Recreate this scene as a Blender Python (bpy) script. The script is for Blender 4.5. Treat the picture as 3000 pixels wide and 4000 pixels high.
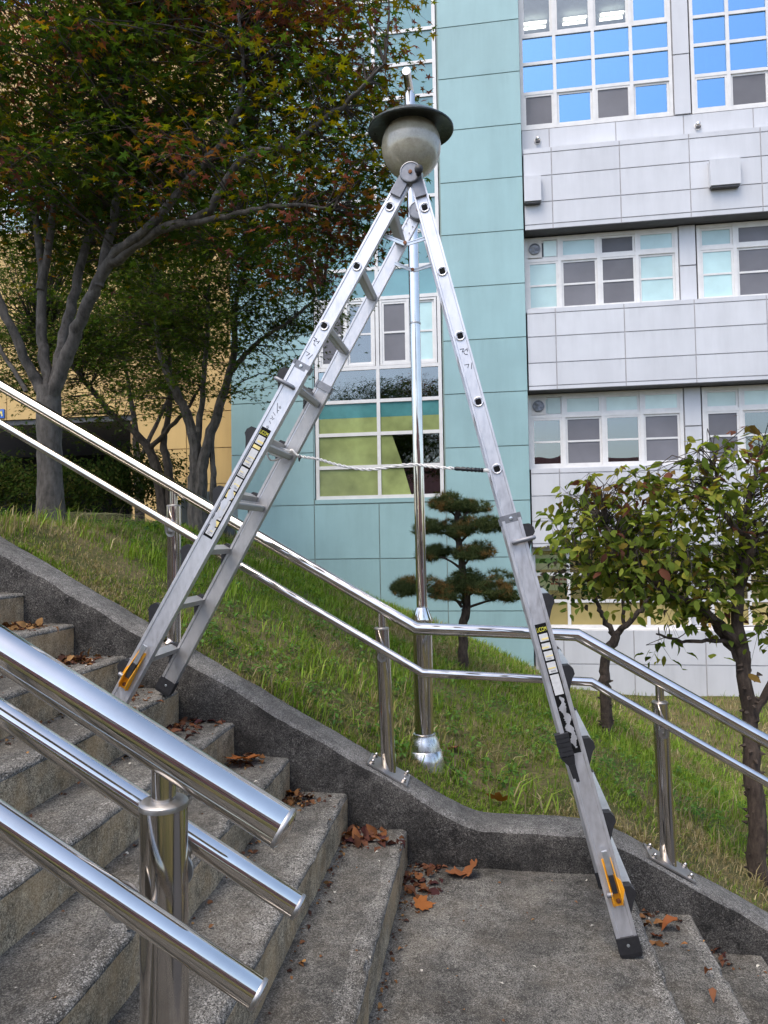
import bpy, math, random
import numpy as np
from mathutils import Vector, Matrix

for _o in list(bpy.data.objects):
    bpy.data.objects.remove(_o)
SC = bpy.context.scene
COL = SC.collection
rnd = random.Random(7)
rng = np.random.default_rng(11)
rad = math.radians

# ------------------------------------------------------------------ camera
EYE = 1.652
cam_d = bpy.data.cameras.new('camera')
cam = bpy.data.objects.new('camera', cam_d)
COL.objects.link(cam)
cam_d.sensor_fit = 'VERTICAL'
cam_d.sensor_height = 36.0
cam_d.sensor_width = 27.0
cam_d.lens = 24.66
cam_d.clip_start = 0.05
cam_d.clip_end = 2000.0
_yaw, _pit, _rol = rad(8.4), rad(2.2), rad(-0.93)
_f = Vector((-math.sin(_yaw) * math.cos(_pit), math.cos(_yaw) * math.cos(_pit), math.sin(_pit)))
_r = Vector((math.cos(_yaw), math.sin(_yaw), 0))
_u = _r.cross(_f)
_r2 = _r * math.cos(_rol) + _u * math.sin(_rol)
_u2 = -_r * math.sin(_rol) + _u * math.cos(_rol)
_m = Matrix((_r2, _u2, -_f)).transposed().to_4x4()
_m.translation = Vector((0, 0, EYE))
cam.matrix_world = _m
SC.camera = cam

# ------------------------------------------------------------------ light
SUN_EL, SUN_AZ = rad(64), rad(212)      # azimuth from +Y towards +X: high behind the viewer's left shoulder, veiled
W = bpy.data.worlds.new('World')
SC.world = W
W.use_nodes = True
_n = W.node_tree.nodes
_bg = _n['Background']
_sky = _n.new('ShaderNodeTexSky')
_sky.sky_type = 'NISHITA'
_sky.sun_disc = False
_sky.sun_elevation = SUN_EL
_sky.sun_rotation = SUN_AZ
_sky.air_density = 1.0
_sky.dust_density = 3.0
_sky.ozone_density = 1.0
W.node_tree.links.new(_sky.outputs[0], _bg.inputs[0])
_bg.inputs[1].default_value = 0.15
sun_d = bpy.data.lights.new('sun', 'SUN')
sun_d.energy = 0.75
sun_d.angle = rad(35)
sun_d.color = (1.0, 0.91, 0.78)
sun = bpy.data.objects.new('sun', sun_d)
COL.objects.link(sun)
_dir = Vector((math.sin(SUN_AZ) * math.cos(SUN_EL), math.cos(SUN_AZ) * math.cos(SUN_EL), math.sin(SUN_EL)))
sun.rotation_euler = _dir.to_track_quat('Z', 'Y').to_euler()
sun.location = (0, 0, 30)
SC.view_settings.view_transform = 'Standard'
SC.view_settings.look = 'None'
SC.view_settings.gamma = 1.0
SC.view_settings.exposure = 1.3
SC.render.engine = 'CYCLES'
SC.cycles.use_denoising = True
SC.cycles.max_bounces = 5
SC.cycles.diffuse_bounces = 2
SC.cycles.glossy_bounces = 3
SC.cycles.transparent_max_bounces = 8
SC.cycles.use_adaptive_sampling = True
SC.cycles.adaptive_threshold = 0.02

# ------------------------------------------------------------------ materials
class NT:
    def __init__(s, name):
        s.m = bpy.data.materials.new(name)
        s.m.use_nodes = True
        s.t = s.m.node_tree
        s.b = s.t.nodes['Principled BSDF']
        s.out = s.t.nodes['Material Output']
        s._pos = None
    def n(s, typ, **kw):
        x = s.t.nodes.new('ShaderNode' + typ)
        for k, v in kw.items():
            setattr(x, k, v)
        return x
    def l(s, a, b):
        s.t.links.new(a, b)
    def pos(s, scale=(1, 1, 1)):
        if s._pos is None:
            s._pos = s.n('NewGeometry').outputs['Position']
        if scale == (1, 1, 1):
            return s._pos
        v = s.n('VectorMath', operation='MULTIPLY')
        s.l(s._pos, v.inputs[0])
        v.inputs[1].default_value = scale
        return v.outputs[0]
    def noise(s, scale, detail=4.0, rough=0.55, stretch=(1, 1, 1)):
        x = s.n('TexNoise')
        x.inputs['Scale'].default_value = scale
        x.inputs['Detail'].default_value = detail
        x.inputs['Roughness'].default_value = rough
        s.l(s.pos(stretch), x.inputs['Vector'])
        return x.outputs['Fac']
    def voro(s, scale, out='Color', feature='F1'):
        x = s.n('TexVoronoi', feature=feature)
        x.inputs['Scale'].default_value = scale
        s.l(s.pos(), x.inputs['Vector'])
        return x.outputs[out]
    def ramp(s, fac, stops):
        x = s.n('ValToRGB')
        e = x.color_ramp.elements
        while len(e) < len(stops):
            e.new(0.5)
        for i, (p, c) in enumerate(stops):
            e[i].position = p
            e[i].color = (*c, 1) if len(c) == 3 else c
        s.l(fac, x.inputs[0])
        return x.outputs[0]
    def mix(s, fac, a, b, typ='MIX'):
        x = s.n('MixRGB', blend_type=typ)
        for i, v in ((0, fac), (1, a), (2, b)):
            if isinstance(v, (int, float)):
                x.inputs[i].default_value = v
            elif isinstance(v, tuple):
                x.inputs[i].default_value = (*v, 1)
            else:
                s.l(v, x.inputs[i])
        return x.outputs[0]
    def rng(s, fac, lo, hi, a=0.0, b=1.0):
        x = s.n('MapRange')
        x.inputs[1].default_value = lo
        x.inputs[2].default_value = hi
        x.inputs[3].default_value = a
        x.inputs[4].default_value = b
        s.l(fac, x.inputs[0])
        return x.outputs[0]
    def bump(s, h, strength=0.3, dist=0.01):
        x = s.n('Bump')
        x.inputs['Strength'].default_value = strength
        x.inputs['Distance'].default_value = dist
        s.l(h, x.inputs['Height'])
        s.l(x.outputs[0], s.b.inputs['Normal'])
        return x
    def set(s, base=None, rough=None, metal=None, spec=None):
        for k, v in (('Base Color', base), ('Roughness', rough), ('Metallic', metal), ('Specular IOR Level', spec)):
            if v is None:
                continue
            if isinstance(v, tuple):
                s.b.inputs[k].default_value = (*v, 1)
            elif isinstance(v, (int, float)):
                s.b.inputs[k].default_value = v
            else:
                s.l(v, s.b.inputs[k])
        return s.m

def mul(c, k):
    return tuple(min(1.0, x * k) for x in c)

def plain(name, c, rough=0.5, metal=0.0, var=0.12, scale=8.0, spec=0.5, bump=0.0, stretch=(1, 1, 1)):
    t = NT(name)
    f = t.noise(scale, 5, 0.6, stretch)
    col = t.ramp(f, [(0.3, mul(c, 1 - var)), (0.7, mul(c, 1 + var))])
    if bump:
        t.bump(f, bump, 0.005)
    return t.set(col, rough, metal, spec)

def concrete(name, dark, light, mould=0.6, brown=0.0, streak=False, peb=0.5, pale_amt=0.6):
    t = NT(name)
    big = t.noise(2.3, 5, 0.68)
    mid = t.noise(19, 4, 0.72)
    if streak:
        st = t.noise(26, 4, 0.75, (1.2, 1.2, 0.16))
        big = t.mix(0.6, big, st)
    f = t.mix(0.5, big, mid)
    col = t.ramp(f, [(0.36, dark), (0.5, mul(light, 0.7)), (0.62, light)])
    fine = t.noise(230, 3, 0.8)
    col = t.mix(0.9, col, t.ramp(fine, [(0.38, (0.28, 0.28, 0.28)), (0.5, (1, 1, 1)), (0.62, (1.95, 1.92, 1.85))]), 'MULTIPLY')
    # exposed aggregate: scattered pale and dark pebbles of two sizes
    for sc, lo in ((150, 0.90), (330, 0.84)):
        vc = t.voro(sc)
        sep = t.n('SeparateColor')
        t.l(vc, sep.inputs[0])
        pale = t.rng(sep.outputs[0], lo, lo + 0.05)
        darkp = t.rng(sep.outputs[1], lo - 0.06, lo)
        col = t.mix(t.mix(pale_amt * peb, (0, 0, 0), pale), col, mul(light, 2.0))
        col = t.mix(t.mix(peb, (0, 0, 0), darkp), col, mul(dark, 0.55))
    if mould:
        mo = t.ramp(t.noise(2.6, 7, 0.75), [(0.44, (0, 0, 0)), (0.60, (mould, mould, mould))])
        col = t.mix(mo, col, mul(dark, 0.5))
    if brown:
        br = t.ramp(t.noise(4.2, 7, 0.66), [(0.45, (0, 0, 0)), (0.64, (brown, brown, brown))])
        col = t.mix(br, col, mul(light, 1.0)[0:1] + (light[1] * 0.82, light[2] * 0.6))
    h = t.mix(0.5, fine, t.voro(90, 'Distance'))
    t.bump(h, 0.7, 0.006)
    return t.set(col, 0.92, 0, 0.2)

M = {}
M['tread'] = concrete('concrete_tread', (0.032, 0.031, 0.028), (0.150, 0.144, 0.130), 0.5, 0.15, False, 0.6, 0.75)
M['nosing'] = concrete('concrete_nosing', (0.040, 0.039, 0.035), (0.195, 0.187, 0.170), 0.4, 0.1, False, 0.75, 0.9)
M['riser'] = concrete('concrete_riser', (0.10, 0.078, 0.050), (0.47, 0.385, 0.265), 0.5, 0.5, True, 0.5)
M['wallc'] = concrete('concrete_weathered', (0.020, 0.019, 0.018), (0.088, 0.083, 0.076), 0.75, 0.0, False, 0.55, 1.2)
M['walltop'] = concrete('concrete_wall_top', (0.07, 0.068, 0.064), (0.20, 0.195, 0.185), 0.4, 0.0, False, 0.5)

def steel(name, c=(0.62, 0.61, 0.6), rough=0.16):
    t = NT(name)
    f = t.noise(20, 5, 0.6)
    s2 = t.noise(160, 3, 0.6, (1, 1, 0.05))
    r = t.rng(t.mix(0.5, f, s2), 0.3, 0.75, rough * 0.7, rough * 1.5)
    smudge = t.ramp(t.noise(11, 6, 0.7), [(0.55, (0, 0, 0)), (0.72, (1, 1, 1))])
    ad = t.n('Math', operation='MULTIPLY_ADD')
    t.l(smudge, ad.inputs[0])
    ad.inputs[1].default_value = 0.10
    t.l(r, ad.inputs[2])
    col = t.ramp(t.noise(6, 6, 0.6), [(0.35, mul(c, 0.82)), (0.65, c)])
    t.bump(t.noise(7, 3, 0.5), 0.05, 0.01)
    return t.set(col, ad.outputs[0], 1.0)
M['steel'] = steel('stainless_steel', (0.74, 0.695, 0.64), 0.055)
M['steel_post'] = steel('stainless_post', (0.60, 0.56, 0.52), 0.10)
M['steel_base'] = steel('stainless_base', (0.66, 0.65, 0.63), 0.24)
M['steel_dull'] = steel('stainless_dull', (0.46, 0.445, 0.43), 0.42)

def alum(name, c=(0.66, 0.66, 0.68), rough=0.42):
    t = NT(name)
    f = t.noise(5, 7, 0.65)
    g = t.noise(60, 4, 0.7, (1, 1, 0.3))
    col = t.ramp(t.mix(0.5, f, g), [(0.3, mul(c, 0.72)), (0.5, mul(c, 0.93)), (0.7, mul(c, 1.06))])
    scratch = t.ramp(t.noise(90, 2, 0.8, (1, 1, 6)), [(0.66, (0, 0, 0)), (0.74, (0.35, 0.35, 0.35))])
    col = t.mix(scratch, col, mul(c, 0.6))
    return t.set(col, t.rng(g, 0.3, 0.7, rough * 0.8, rough * 1.25), 0.75)
M['alum'] = alum('aluminium')
M['alum_dark'] = alum('aluminium_dull', (0.48, 0.475, 0.47), 0.5)
M['hinge'] = plain('hinge_grey', (0.21, 0.215, 0.23), 0.45, 0.5, 0.15, 30)
M['zinc'] = plain('zinc', (0.55, 0.58, 0.6), 0.35, 0.85, 0.15, 40)
M['rubber'] = plain('black_rubber', (0.018, 0.018, 0.02), 0.55, 0, 0.3, 60, 0.4, 0.15)
M['yellow_steel'] = plain('yellow_painted_steel', (0.8, 0.36, 0.015), 0.4, 0, 0.1, 25, 0.5)
M['rust'] = plain('rusty_rivet', (0.22, 0.09, 0.04), 0.7, 0.3, 0.3, 60)
M['black'] = plain('black_print', (0.008, 0.008, 0.008), 0.7, 0, 0.2, 40, 0.1)
M['ink'] = plain('marker_ink', (0.03, 0.03, 0.035), 0.6, 0, 0.3, 60)
M['white_label'] = plain('white_label', (0.56, 0.56, 0.55), 0.5, 0, 0.1, 90)
M['yellow_label'] = plain('yellow_label', (0.75, 0.62, 0.25), 0.5, 0, 0.12, 80)
M['lime'] = plain('lime_print', (0.7, 0.68, 0.08), 0.5, 0, 0.1, 80)
M['grey_print'] = plain('grey_print', (0.3, 0.3, 0.3), 0.6, 0, 0.3, 200)
M['rope'] = plain('white_cord', (0.66, 0.65, 0.62), 0.8, 0, 0.15, 150)
M['tape'] = plain('black_tape', (0.015, 0.018, 0.022), 0.4, 0, 0.2, 60)

def facade(name, c, dirt=0.12, rough=0.55, streak=0.1):
    t = NT(name)
    oi = t.n('ObjectInfo')
    v = t.rng(oi.outputs['Random'], 0, 1, 0.955, 1.03)
    f = t.noise(0.9, 6, 0.6)
    s = t.noise(2.2, 6, 0.65, (1, 1, 0.12))
    col = t.ramp(f, [(0.3, mul(c, 1 - dirt)), (0.7, mul(c, 1.03))])
    col = t.mix(1.0, col, t.ramp(s, [(0.35, (1 - streak,) * 3), (0.6, (1, 1, 1))]), 'MULTIPLY')
    # grime washed down from the upper edge of each panel
    tc = t.n('TexCoord')
    sx = t.n('SeparateXYZ')
    t.l(tc.outputs['Object'], sx.inputs[0])
    edge = t.rng(sx.outputs['Z'], 0.0, 0.5, 0.0, 1.0)
    gr = t.ramp(t.noise(5.5, 5, 0.7, (1, 1, 0.1)), [(0.45, (0, 0, 0)), (0.7, (1, 1, 1))])
    mk = t.mix(1.0, edge, gr, 'MULTIPLY')
    col = t.mix(t.mix(1.0, mk, (0.16, 0.16, 0.16), 'MULTIPLY'), col, mul(c, 0.35))
    hs = t.n('HueSaturation')
    t.l(col, hs.inputs['Color'])
    t.l(v, hs.inputs['Value'])
    t.bump(t.noise(0.9, 2), 0.12, 0.08)
    return t.set(hs.outputs[0], rough, 0, 0.35)
M['mint'] = facade('mint_panel', (0.30, 0.465, 0.475), 0.10, 0.5, 0.08)
M['white_panel'] = facade('white_panel', (0.60, 0.61, 0.635), 0.07, 0.42, 0.08)
M['ochre'] = facade('ochre_panel', (0.60, 0.41, 0.165), 0.1, 0.6, 0.1)
M['joint_mint'] = plain('mint_joint', (0.21, 0.27, 0.25), 0.8)
M['joint_white'] = plain('white_joint', (0.4, 0.39, 0.40), 0.8)
M['joint_ochre'] = plain('ochre_joint', (0.3, 0.2, 0.09), 0.8)
M['frame'] = plain('white_window_frame', (0.68, 0.67, 0.65), 0.4, 0, 0.07, 5)
M['frame_old'] = plain('aged_window_frame', (0.6, 0.57, 0.53), 0.5, 0, 0.12, 6)
M['soffit'] = plain('dark_soffit', (0.085, 0.085, 0.09), 0.7)

def glass(name, tint=(0.8, 0.9, 0.9), refl=0.12, rough=0.01, gl=(1, 1, 1)):
    t = NT(name)
    tr = t.n('BsdfTransparent')
    tr.inputs[0].default_value = (*tint, 1)
    g = t.n('BsdfGlossy')
    g.inputs['Roughness'].default_value = rough
    wob = t.noise(0.7, 2)
    bp = t.n('Bump')
    bp.inputs['Strength'].default_value = 0.04
    bp.inputs['Distance'].default_value = 0.1
    t.l(wob, bp.inputs['Height'])
    t.l(bp.outputs[0], g.inputs['Normal'])
    g.inputs['Color'].default_value = (*gl, 1)
    fr = t.n('Fresnel')
    fr.inputs[0].default_value = 1.5
    ad = t.n('Math', operation='ADD', use_clamp=True)
    t.l(fr.outputs[0], ad.inputs[0])
    ad.inputs[1].default_value = refl
    mx = t.n('MixShader')
    t.l(ad.outputs[0], mx.inputs[0])
    t.l(tr.outputs[0], mx.inputs[1])
    t.l(g.outputs[0], mx.inputs[2])
    t.l(mx.outputs[0], t.out.inputs['Surface'])
    return t.m
M['glass'] = glass('clear_glass', (0.94, 0.97, 0.95), 0.03)
M['glass_dark'] = glass('tinted_glass', (0.28, 0.4, 0.4), 0.16)
M['glass_sky_tint'] = glass('sky_tinted_glass', (0.40, 0.56, 0.70), 0.50, 0.015, (0.34, 0.62, 0.94))  # blue of the reflected sky is put into the gloss and tint colours

def pane_mat(name, c, rough, spec=0.5, var=0.12):
    t = NT(name)
    f = t.noise(1.3, 4, 0.6)
    col = t.ramp(f, [(0.3, mul(c, 1 - var)), (0.7, mul(c, 1 + var))])
    oi = t.n('ObjectInfo')
    hs = t.n('HueSaturation')
    t.l(col, hs.inputs['Color'])
    t.l(t.rng(oi.outputs['Random'], 0, 1, 0.72, 1.2), hs.inputs['Value'])
    t.bump(t.noise(0.9, 2), 0.05, 0.08)
    return t.set(hs.outputs[0], rough, 0, spec)
M['frost'] = pane_mat('frosted_glass', (0.40, 0.56, 0.55), 0.22, 0.8)
M['frost_pale'] = pane_mat('pale_frosted_glass', (0.5, 0.62, 0.58), 0.25, 0.7)
M['screen'] = pane_mat('insect_screen', (0.15, 0.15, 0.165), 0.6, 0.3)
M['frost_ochre'] = pane_mat('ochre_frosted_glass', (0.42, 0.34, 0.14), 0.25, 0.5)
M['glow_olive'] = pane_mat('olive_painted_room_glow', (0.30, 0.355, 0.135), 0.14, 0.6, 0.35)  # opaque olive pane, the glow of the lit room painted into its colour
M['room'] = plain('room_wall', (0.24, 0.27, 0.28), 0.8)
M['curtain_pale'] = plain('pale_curtain', (0.5, 0.55, 0.58), 0.9, 0, 0.2, 9, 0.5, 0, (1, 1, 0.05))
M['curtain'] = plain('dark_curtain', (0.03, 0.03, 0.032), 0.9)
M['room_olive'] = plain('olive_room_wall', (0.46, 0.48, 0.15), 0.8, 0, 0.25, 1.6)
M['teal_band'] = plain('teal_film', (0.09, 0.31, 0.31), 0.4, 0, 0.25, 5)
def emit(name, c, e):
    t = NT(name)
    t.b.inputs['Emission Color'].default_value = (*c, 1)
    t.b.inputs['Emission Strength'].default_value = e
    return t.set(c, 0.5)
M['tube_light'] = emit('fluorescent_light', (1, 0.98, 0.88), 2.2)

def bark(name, a, b, scale=30):
    t = NT(name)
    f = t.noise(scale, 6, 0.7, (1, 1, 0.3))
    g = t.noise(scale * 0.2, 5, 0.6)
    col = t.ramp(t.mix(0.4, f, g), [(0.34, a), (0.62, b)])
    li = t.ramp(t.noise(7, 5, 0.6), [(0.58, (0, 0, 0)), (0.68, (0.5, 0.5, 0.5))])
    col = t.mix(li, col, mul(b, 1.5))
    t.bump(f, 0.7, 0.012)
    return t.set(col, 0.9, 0, 0.2)
M['bark_grey'] = bark('maple_bark', (0.036, 0.032, 0.028), (0.135, 0.122, 0.108))
M['bark_dark'] = bark('dark_bark', (0.022, 0.018, 0.015), (0.085, 0.07, 0.058))
M['bark_flaky'] = bark('flaky_bark', (0.02, 0.015, 0.013), (0.095, 0.072, 0.056), 45)

def leafmat(name, trans=0.35, rough=0.5):
    t = NT(name)
    a = t.n('Attribute', attribute_name='Col')
    d = t.n('BsdfDiffuse')
    t.l(a.outputs['Color'], d.inputs[0])
    tr = t.n('BsdfTranslucent')
    hs = t.n('HueSaturation')
    hs.inputs['Saturation'].default_value = 1.15
    hs.inputs['Value'].default_value = 1.5
    t.l(a.outputs['Color'], hs.inputs['Color'])
    t.l(hs.outputs[0], tr.inputs[0])
    mx = t.n('MixShader')
    mx.inputs[0].default_value = trans
    t.l(d.outputs[0], mx.inputs[1])
    t.l(tr.outputs[0], mx.inputs[2])
    t.l(mx.outputs[0], t.out.inputs['Surface'])
    return t.m
M['leaf'] = leafmat('leaf')
M['needle'] = leafmat('needle', 0.15)
M['grass'] = leafmat('grass_blade', 0.3, 0.55)
M['deadleaf'] = leafmat('dead_leaf', 0.12, 0.75)

def soil():
    t = NT('soil_and_thatch')
    f = t.noise(1.1, 7, 0.65)
    g = t.noise(34, 6, 0.7)
    col = t.ramp(t.mix(0.45, f, g), [(0.33, (0.035, 0.046, 0.015)), (0.45, (0.075, 0.085, 0.028)), (0.55, (0.15, 0.12, 0.062)), (0.7, (0.22, 0.175, 0.10))])
    t.bump(g, 0.8, 0.03)
    return t.set(col, 0.95, 0, 0.1)
M['soil'] = soil()
M['asphalt'] = plain('asphalt', (0.055, 0.055, 0.056), 0.9, 0, 0.25, 30)

# ------------------------------------------------------------------ mesh helpers
def V3(*a):
    return np.array(a, dtype=float)

class MB:
    def __init__(s):
        s.v = []
        s.f = []
        s.mi = []
        s.sm = []
    def add(s, vs, fs, mi=0, sm=False):
        o = len(s.v)
        s.v.extend([tuple(map(float, p)) for p in vs])
        for f in fs:
            s.f.append(tuple(o + i for i in f))
            s.mi.append(mi)
            s.sm.append(sm)
        return s
    def box(s, lo, hi, mi=0):
        x0, y0, z0 = lo
        x1, y1, z1 = hi
        vs = [(x0, y0, z0), (x1, y0, z0), (x1, y1, z0), (x0, y1, z0), (x0, y0, z1), (x1, y0, z1), (x1, y1, z1), (x0, y1, z1)]
        return s.add(vs, [(0, 3, 2, 1), (4, 5, 6, 7), (0, 1, 5, 4), (1, 2, 6, 5), (2, 3, 7, 6), (3, 0, 4, 7)], mi)
    def prism(s, prof, A, B, ea, eb, mi=0, sm=False, prof2=None):
        """polygon prof in the plane (ea, eb), swept from A to B"""
        A, B, ea, eb = map(np.asarray, (A, B, ea, eb))
        n = len(prof)
        p2 = prof2 or prof
        vs = [A + ea * a + eb * b for a, b in prof] + [B + ea * a + eb * b for a, b in p2]
        # keep the faces pointing outwards
        area = sum(prof[i][0] * prof[(i + 1) % n][1] - prof[(i + 1) % n][0] * prof[i][1] for i in range(n))
        up = np.dot(np.cross(ea, eb), B - A) * area > 0
        fs = []
        for i in range(n):
            j = (i + 1) % n
            fs.append((i, j, n + j, n + i) if up else (j, i, n + i, n + j))
        caps = [tuple(range(n))[::-1], tuple(range(n, 2 * n))] if up else [tuple(range(n)), tuple(range(n, 2 * n))[::-1]]
        s.add(vs, fs, mi, sm)
        o = len(s.v) - 2 * n
        for c in caps:
            s.f.append(tuple(o + i for i in c))
            s.mi.append(mi)
            s.sm.append(False)
        return s
    def obox(s, C, ea, eb, ec, la, lb, lc, mi=0):
        """oriented box: centre, three unit axes, three full lengths"""
        C, ea, eb, ec = map(np.asarray, (C, ea, eb, ec))
        pr = [(-la / 2, -lb / 2), (la / 2, -lb / 2), (la / 2, lb / 2), (-la / 2, lb / 2)]
        return s.prism(pr, C - ec * lc / 2, C + ec * lc / 2, ea, eb, mi)
    def tube(s, path, r, n=16, mi=0, caps=True, dome=0.0):
        P = [np.asarray(p, float) for p in path]
        k = len(P)
        R = [r] * k if isinstance(r, (int, float)) else list(r)
        dirs = [(P[i + 1] - P[i]) / (np.linalg.norm(P[i + 1] - P[i]) + 1e-12) for i in range(k - 1)]
        t0 = dirs[0]
        ref = V3(0, 0, 1) if abs(t0[2]) < 0.9 else V3(1, 0, 0)
        a = np.cross(ref, t0)
        a /= np.linalg.norm(a)
        vs = []
        for i in range(k):
            d0 = dirs[max(i - 1, 0)]
            d1 = dirs[min(i, k - 2)]
            t = d0 + d1
            t /= np.linalg.norm(t) + 1e-12
            c = max(0.45, float(np.dot(t, d0)))
            a = a - t * np.dot(a, t)
            a /= np.linalg.norm(a) + 1e-12
            b = np.cross(t, a)
            bend = d1 - d0
            bl = np.linalg.norm(bend)
            for j in range(n):
                th = 2 * math.pi * j / n
                o = a * math.cos(th) + b * math.sin(th)
                if bl > 1e-4:
                    e = bend / bl
                    o = o + e * np.dot(o, e) * (1 / c - 1)
                vs.append(P[i] + o * R[i])
        fs = []
        for i in range(k - 1):
            for j in range(n):
                q = (j + 1) % n
                fs.append((i * n + j, i * n + q, (i + 1) * n + q, (i + 1) * n + j))
        s.add(vs, fs, mi, True)
        o = len(s.v) - n * k
        if caps:
            for end in (0, k - 1):
                ring = [o + end * n + j for j in range(n)]
                if dome > 0:
                    d = dirs[0] * -1 if end == 0 else dirs[-1]
                    prev = ring
                    base_ = [np.asarray(s.v[q]) for q in ring]
                    for a in (30, 55, 75):
                        m = [(q - P[end]) * math.cos(rad(a)) + P[end] + d * dome * math.sin(rad(a)) for q in base_]
                        oo = len(s.v)
                        s.v.extend([tuple(map(float, x)) for x in m])
                        cur = [oo + j for j in range(n)]
                        for j in range(n):
                            q = (j + 1) % n
                            f = (prev[j], prev[q], cur[q], cur[j])
                            s.f.append(f if end else f[::-1])
                            s.mi.append(mi)
                            s.sm.append(True)
                        prev = cur
                    s.f.append(tuple(prev) if end else tuple(prev[::-1]))
                    s.mi.append(mi)
                    s.sm.append(True)
                else:
                    s.f.append(tuple(ring[::-1]) if end == 0 else tuple(ring))
                    s.mi.append(mi)
                    s.sm.append(False)
        return s
    def lathe(s, prof, C, axis=(0, 0, 1), n=32, mi=0, sm=True):
        """prof: (radius, height) pairs going up the axis"""
        C = np.asarray(C, float)
        ax = np.asarray(axis, float)
        ax /= np.linalg.norm(ax)
        ref = V3(1, 0, 0) if abs(ax[0]) < 0.9 else V3(0, 1, 0)
        a = np.cross(ax, ref)
        a /= np.linalg.norm(a)
        b = np.cross(ax, a)
        vs = []
        for r, h in prof:
            for j in range(n):
                th = 2 * math.pi * j / n
                vs.append(C + ax * h + (a * math.cos(th) + b * math.sin(th)) * r)
        fs = []
        for i in range(len(prof) - 1):
            for j in range(n):
                q = (j + 1) % n
                fs.append((i * n + j, i * n + q, (i + 1) * n + q, (i + 1) * n + j))
        k = len(prof)
        s.add(vs, fs, mi, sm)
        o = len(s.v) - n * k
        s.f.append(tuple(o + j for j in range(n))[::-1])
        s.f.append(tuple(o + (k - 1) * n + j for j in range(n)))
        s.mi += [mi, mi]
        s.sm += [False, False]
        return s
    def mesh(s, name, mats, org=(0, 0, 0)):
        me = bpy.data.meshes.new(name)
        o = np.asarray(org, float)
        me.from_pydata([tuple(np.asarray(p) - o) for p in s.v], [], s.f)
        for m in (mats if isinstance(mats, (list, tuple)) else [mats]):
            me.materials.append(m)
        me.polygons.foreach_set('material_index', s.mi)
        me.polygons.foreach_set('use_smooth', s.sm)
        me.update()
        if any(s.sm):
            me.set_sharp_from_angle(angle=rad(38))
        return me
    def build(s, name, mats, parent=None, org=None, label=None):
        if org is None:
            org = wloc(parent) if parent is not None else (0, 0, 0)
        o = bpy.data.objects.new(name, s.mesh(name, mats, org))
        COL.objects.link(o)
        if parent is not None:
            o.parent = parent
            o.location = tuple(np.asarray(org) - np.asarray(wloc(parent)))
        else:
            o.location = tuple(org)
        WL[o.name] = tuple(org)
        if label:
            o['label'] = label
        return o

WL = {}
def wloc(o):
    return WL[o.name]

def tag(o, label=None, cat=None, group=None, kind=None):
    for k, v in (('label', label), ('category', cat), ('group', group), ('kind', kind)):
        if v:
            o[k] = v
    return o

def thing(name, loc, label=None, cat=None, group=None, kind=None):
    o = bpy.data.objects.new(name, None)
    o.empty_display_size = 0.1
    o.location = loc
    COL.objects.link(o)
    WL[o.name] = tuple(loc)
    return tag(o, label, cat, group, kind)

_UNIT = {}
def slab(name, lo, hi, mat, parent, label=None):
    """a box piece sharing one unit mesh per material"""
    if mat.name not in _UNIT:
        _UNIT[mat.name] = MB().box((-0.5, -0.5, -0.5), (0.5, 0.5, 0.5)).mesh('piece_' + mat.name, mat)
    o = bpy.data.objects.new(name, _UNIT[mat.name])
    c = (np.asarray(lo, float) + np.asarray(hi, float)) / 2
    COL.objects.link(o)
    o.parent = parent
    o.location = tuple(c - np.asarray(wloc(parent) if parent else (0, 0, 0)))
    o.scale = tuple(np.asarray(hi, float) - np.asarray(lo, float))
    WL[o.name] = tuple(c)
    if label:
        o['label'] = label
    return o

def nmesh(name, verts, faces_flat, per, mat, cols=None, smooth=False):
    """numpy mesh of faces with `per` corners each; cols: one colour per face"""
    me = bpy.data.meshes.new(name)
    nf = len(faces_flat) // per
    me.vertices.add(len(verts))
    me.vertices.foreach_set('co', np.ascontiguousarray(verts, dtype=np.float32).ravel())
    me.loops.add(nf * per)
    me.loops.foreach_set('vertex_index', np.ascontiguousarray(faces_flat, dtype=np.int32))
    me.polygons.add(nf)
    me.polygons.foreach_set('loop_start', np.arange(nf, dtype=np.int32) * per)
    me.polygons.foreach_set('loop_total', np.full(nf, per, dtype=np.int32))
    if smooth:
        me.polygons.foreach_set('use_smooth', np.ones(nf, dtype=bool))
    if cols is not None:
        at = me.color_attributes.new('Col', 'FLOAT_COLOR', 'CORNER')
        c4 = np.ones((nf, per, 4), dtype=np.float32)
        c4[:, :, :3] = np.asarray(cols)[:, None, :]
        at.data.foreach_set('color', c4.ravel())
    me.materials.append(mat)
    me.update()
    me.validate()
    return me

def scatter(name, tv, tf, pos, rot, size, cols, mat):
    """copies of a triangle template: pos (N,3), rot (N,3,3), size (N,) or (N,3), cols (N,3)"""
    tv = np.asarray(tv, float)
    tf = np.asarray(tf, int)
    N = len(pos)
    size = np.asarray(size, float)
    if size.ndim == 1:
        size = np.repeat(size[:, None], 3, 1)
    vs = np.einsum('nij,nkj->nki', rot, tv[None] * size[:, None, :]) + pos[:, None, :]
    fs = tf[None] + (np.arange(N) * len(tv))[:, None, None]
    c = np.repeat(cols[:, None, :], len(tf), 1).reshape(-1, 3)
    return nmesh(name, vs.reshape(-1, 3), fs.ravel(), 3, mat, c)

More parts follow.
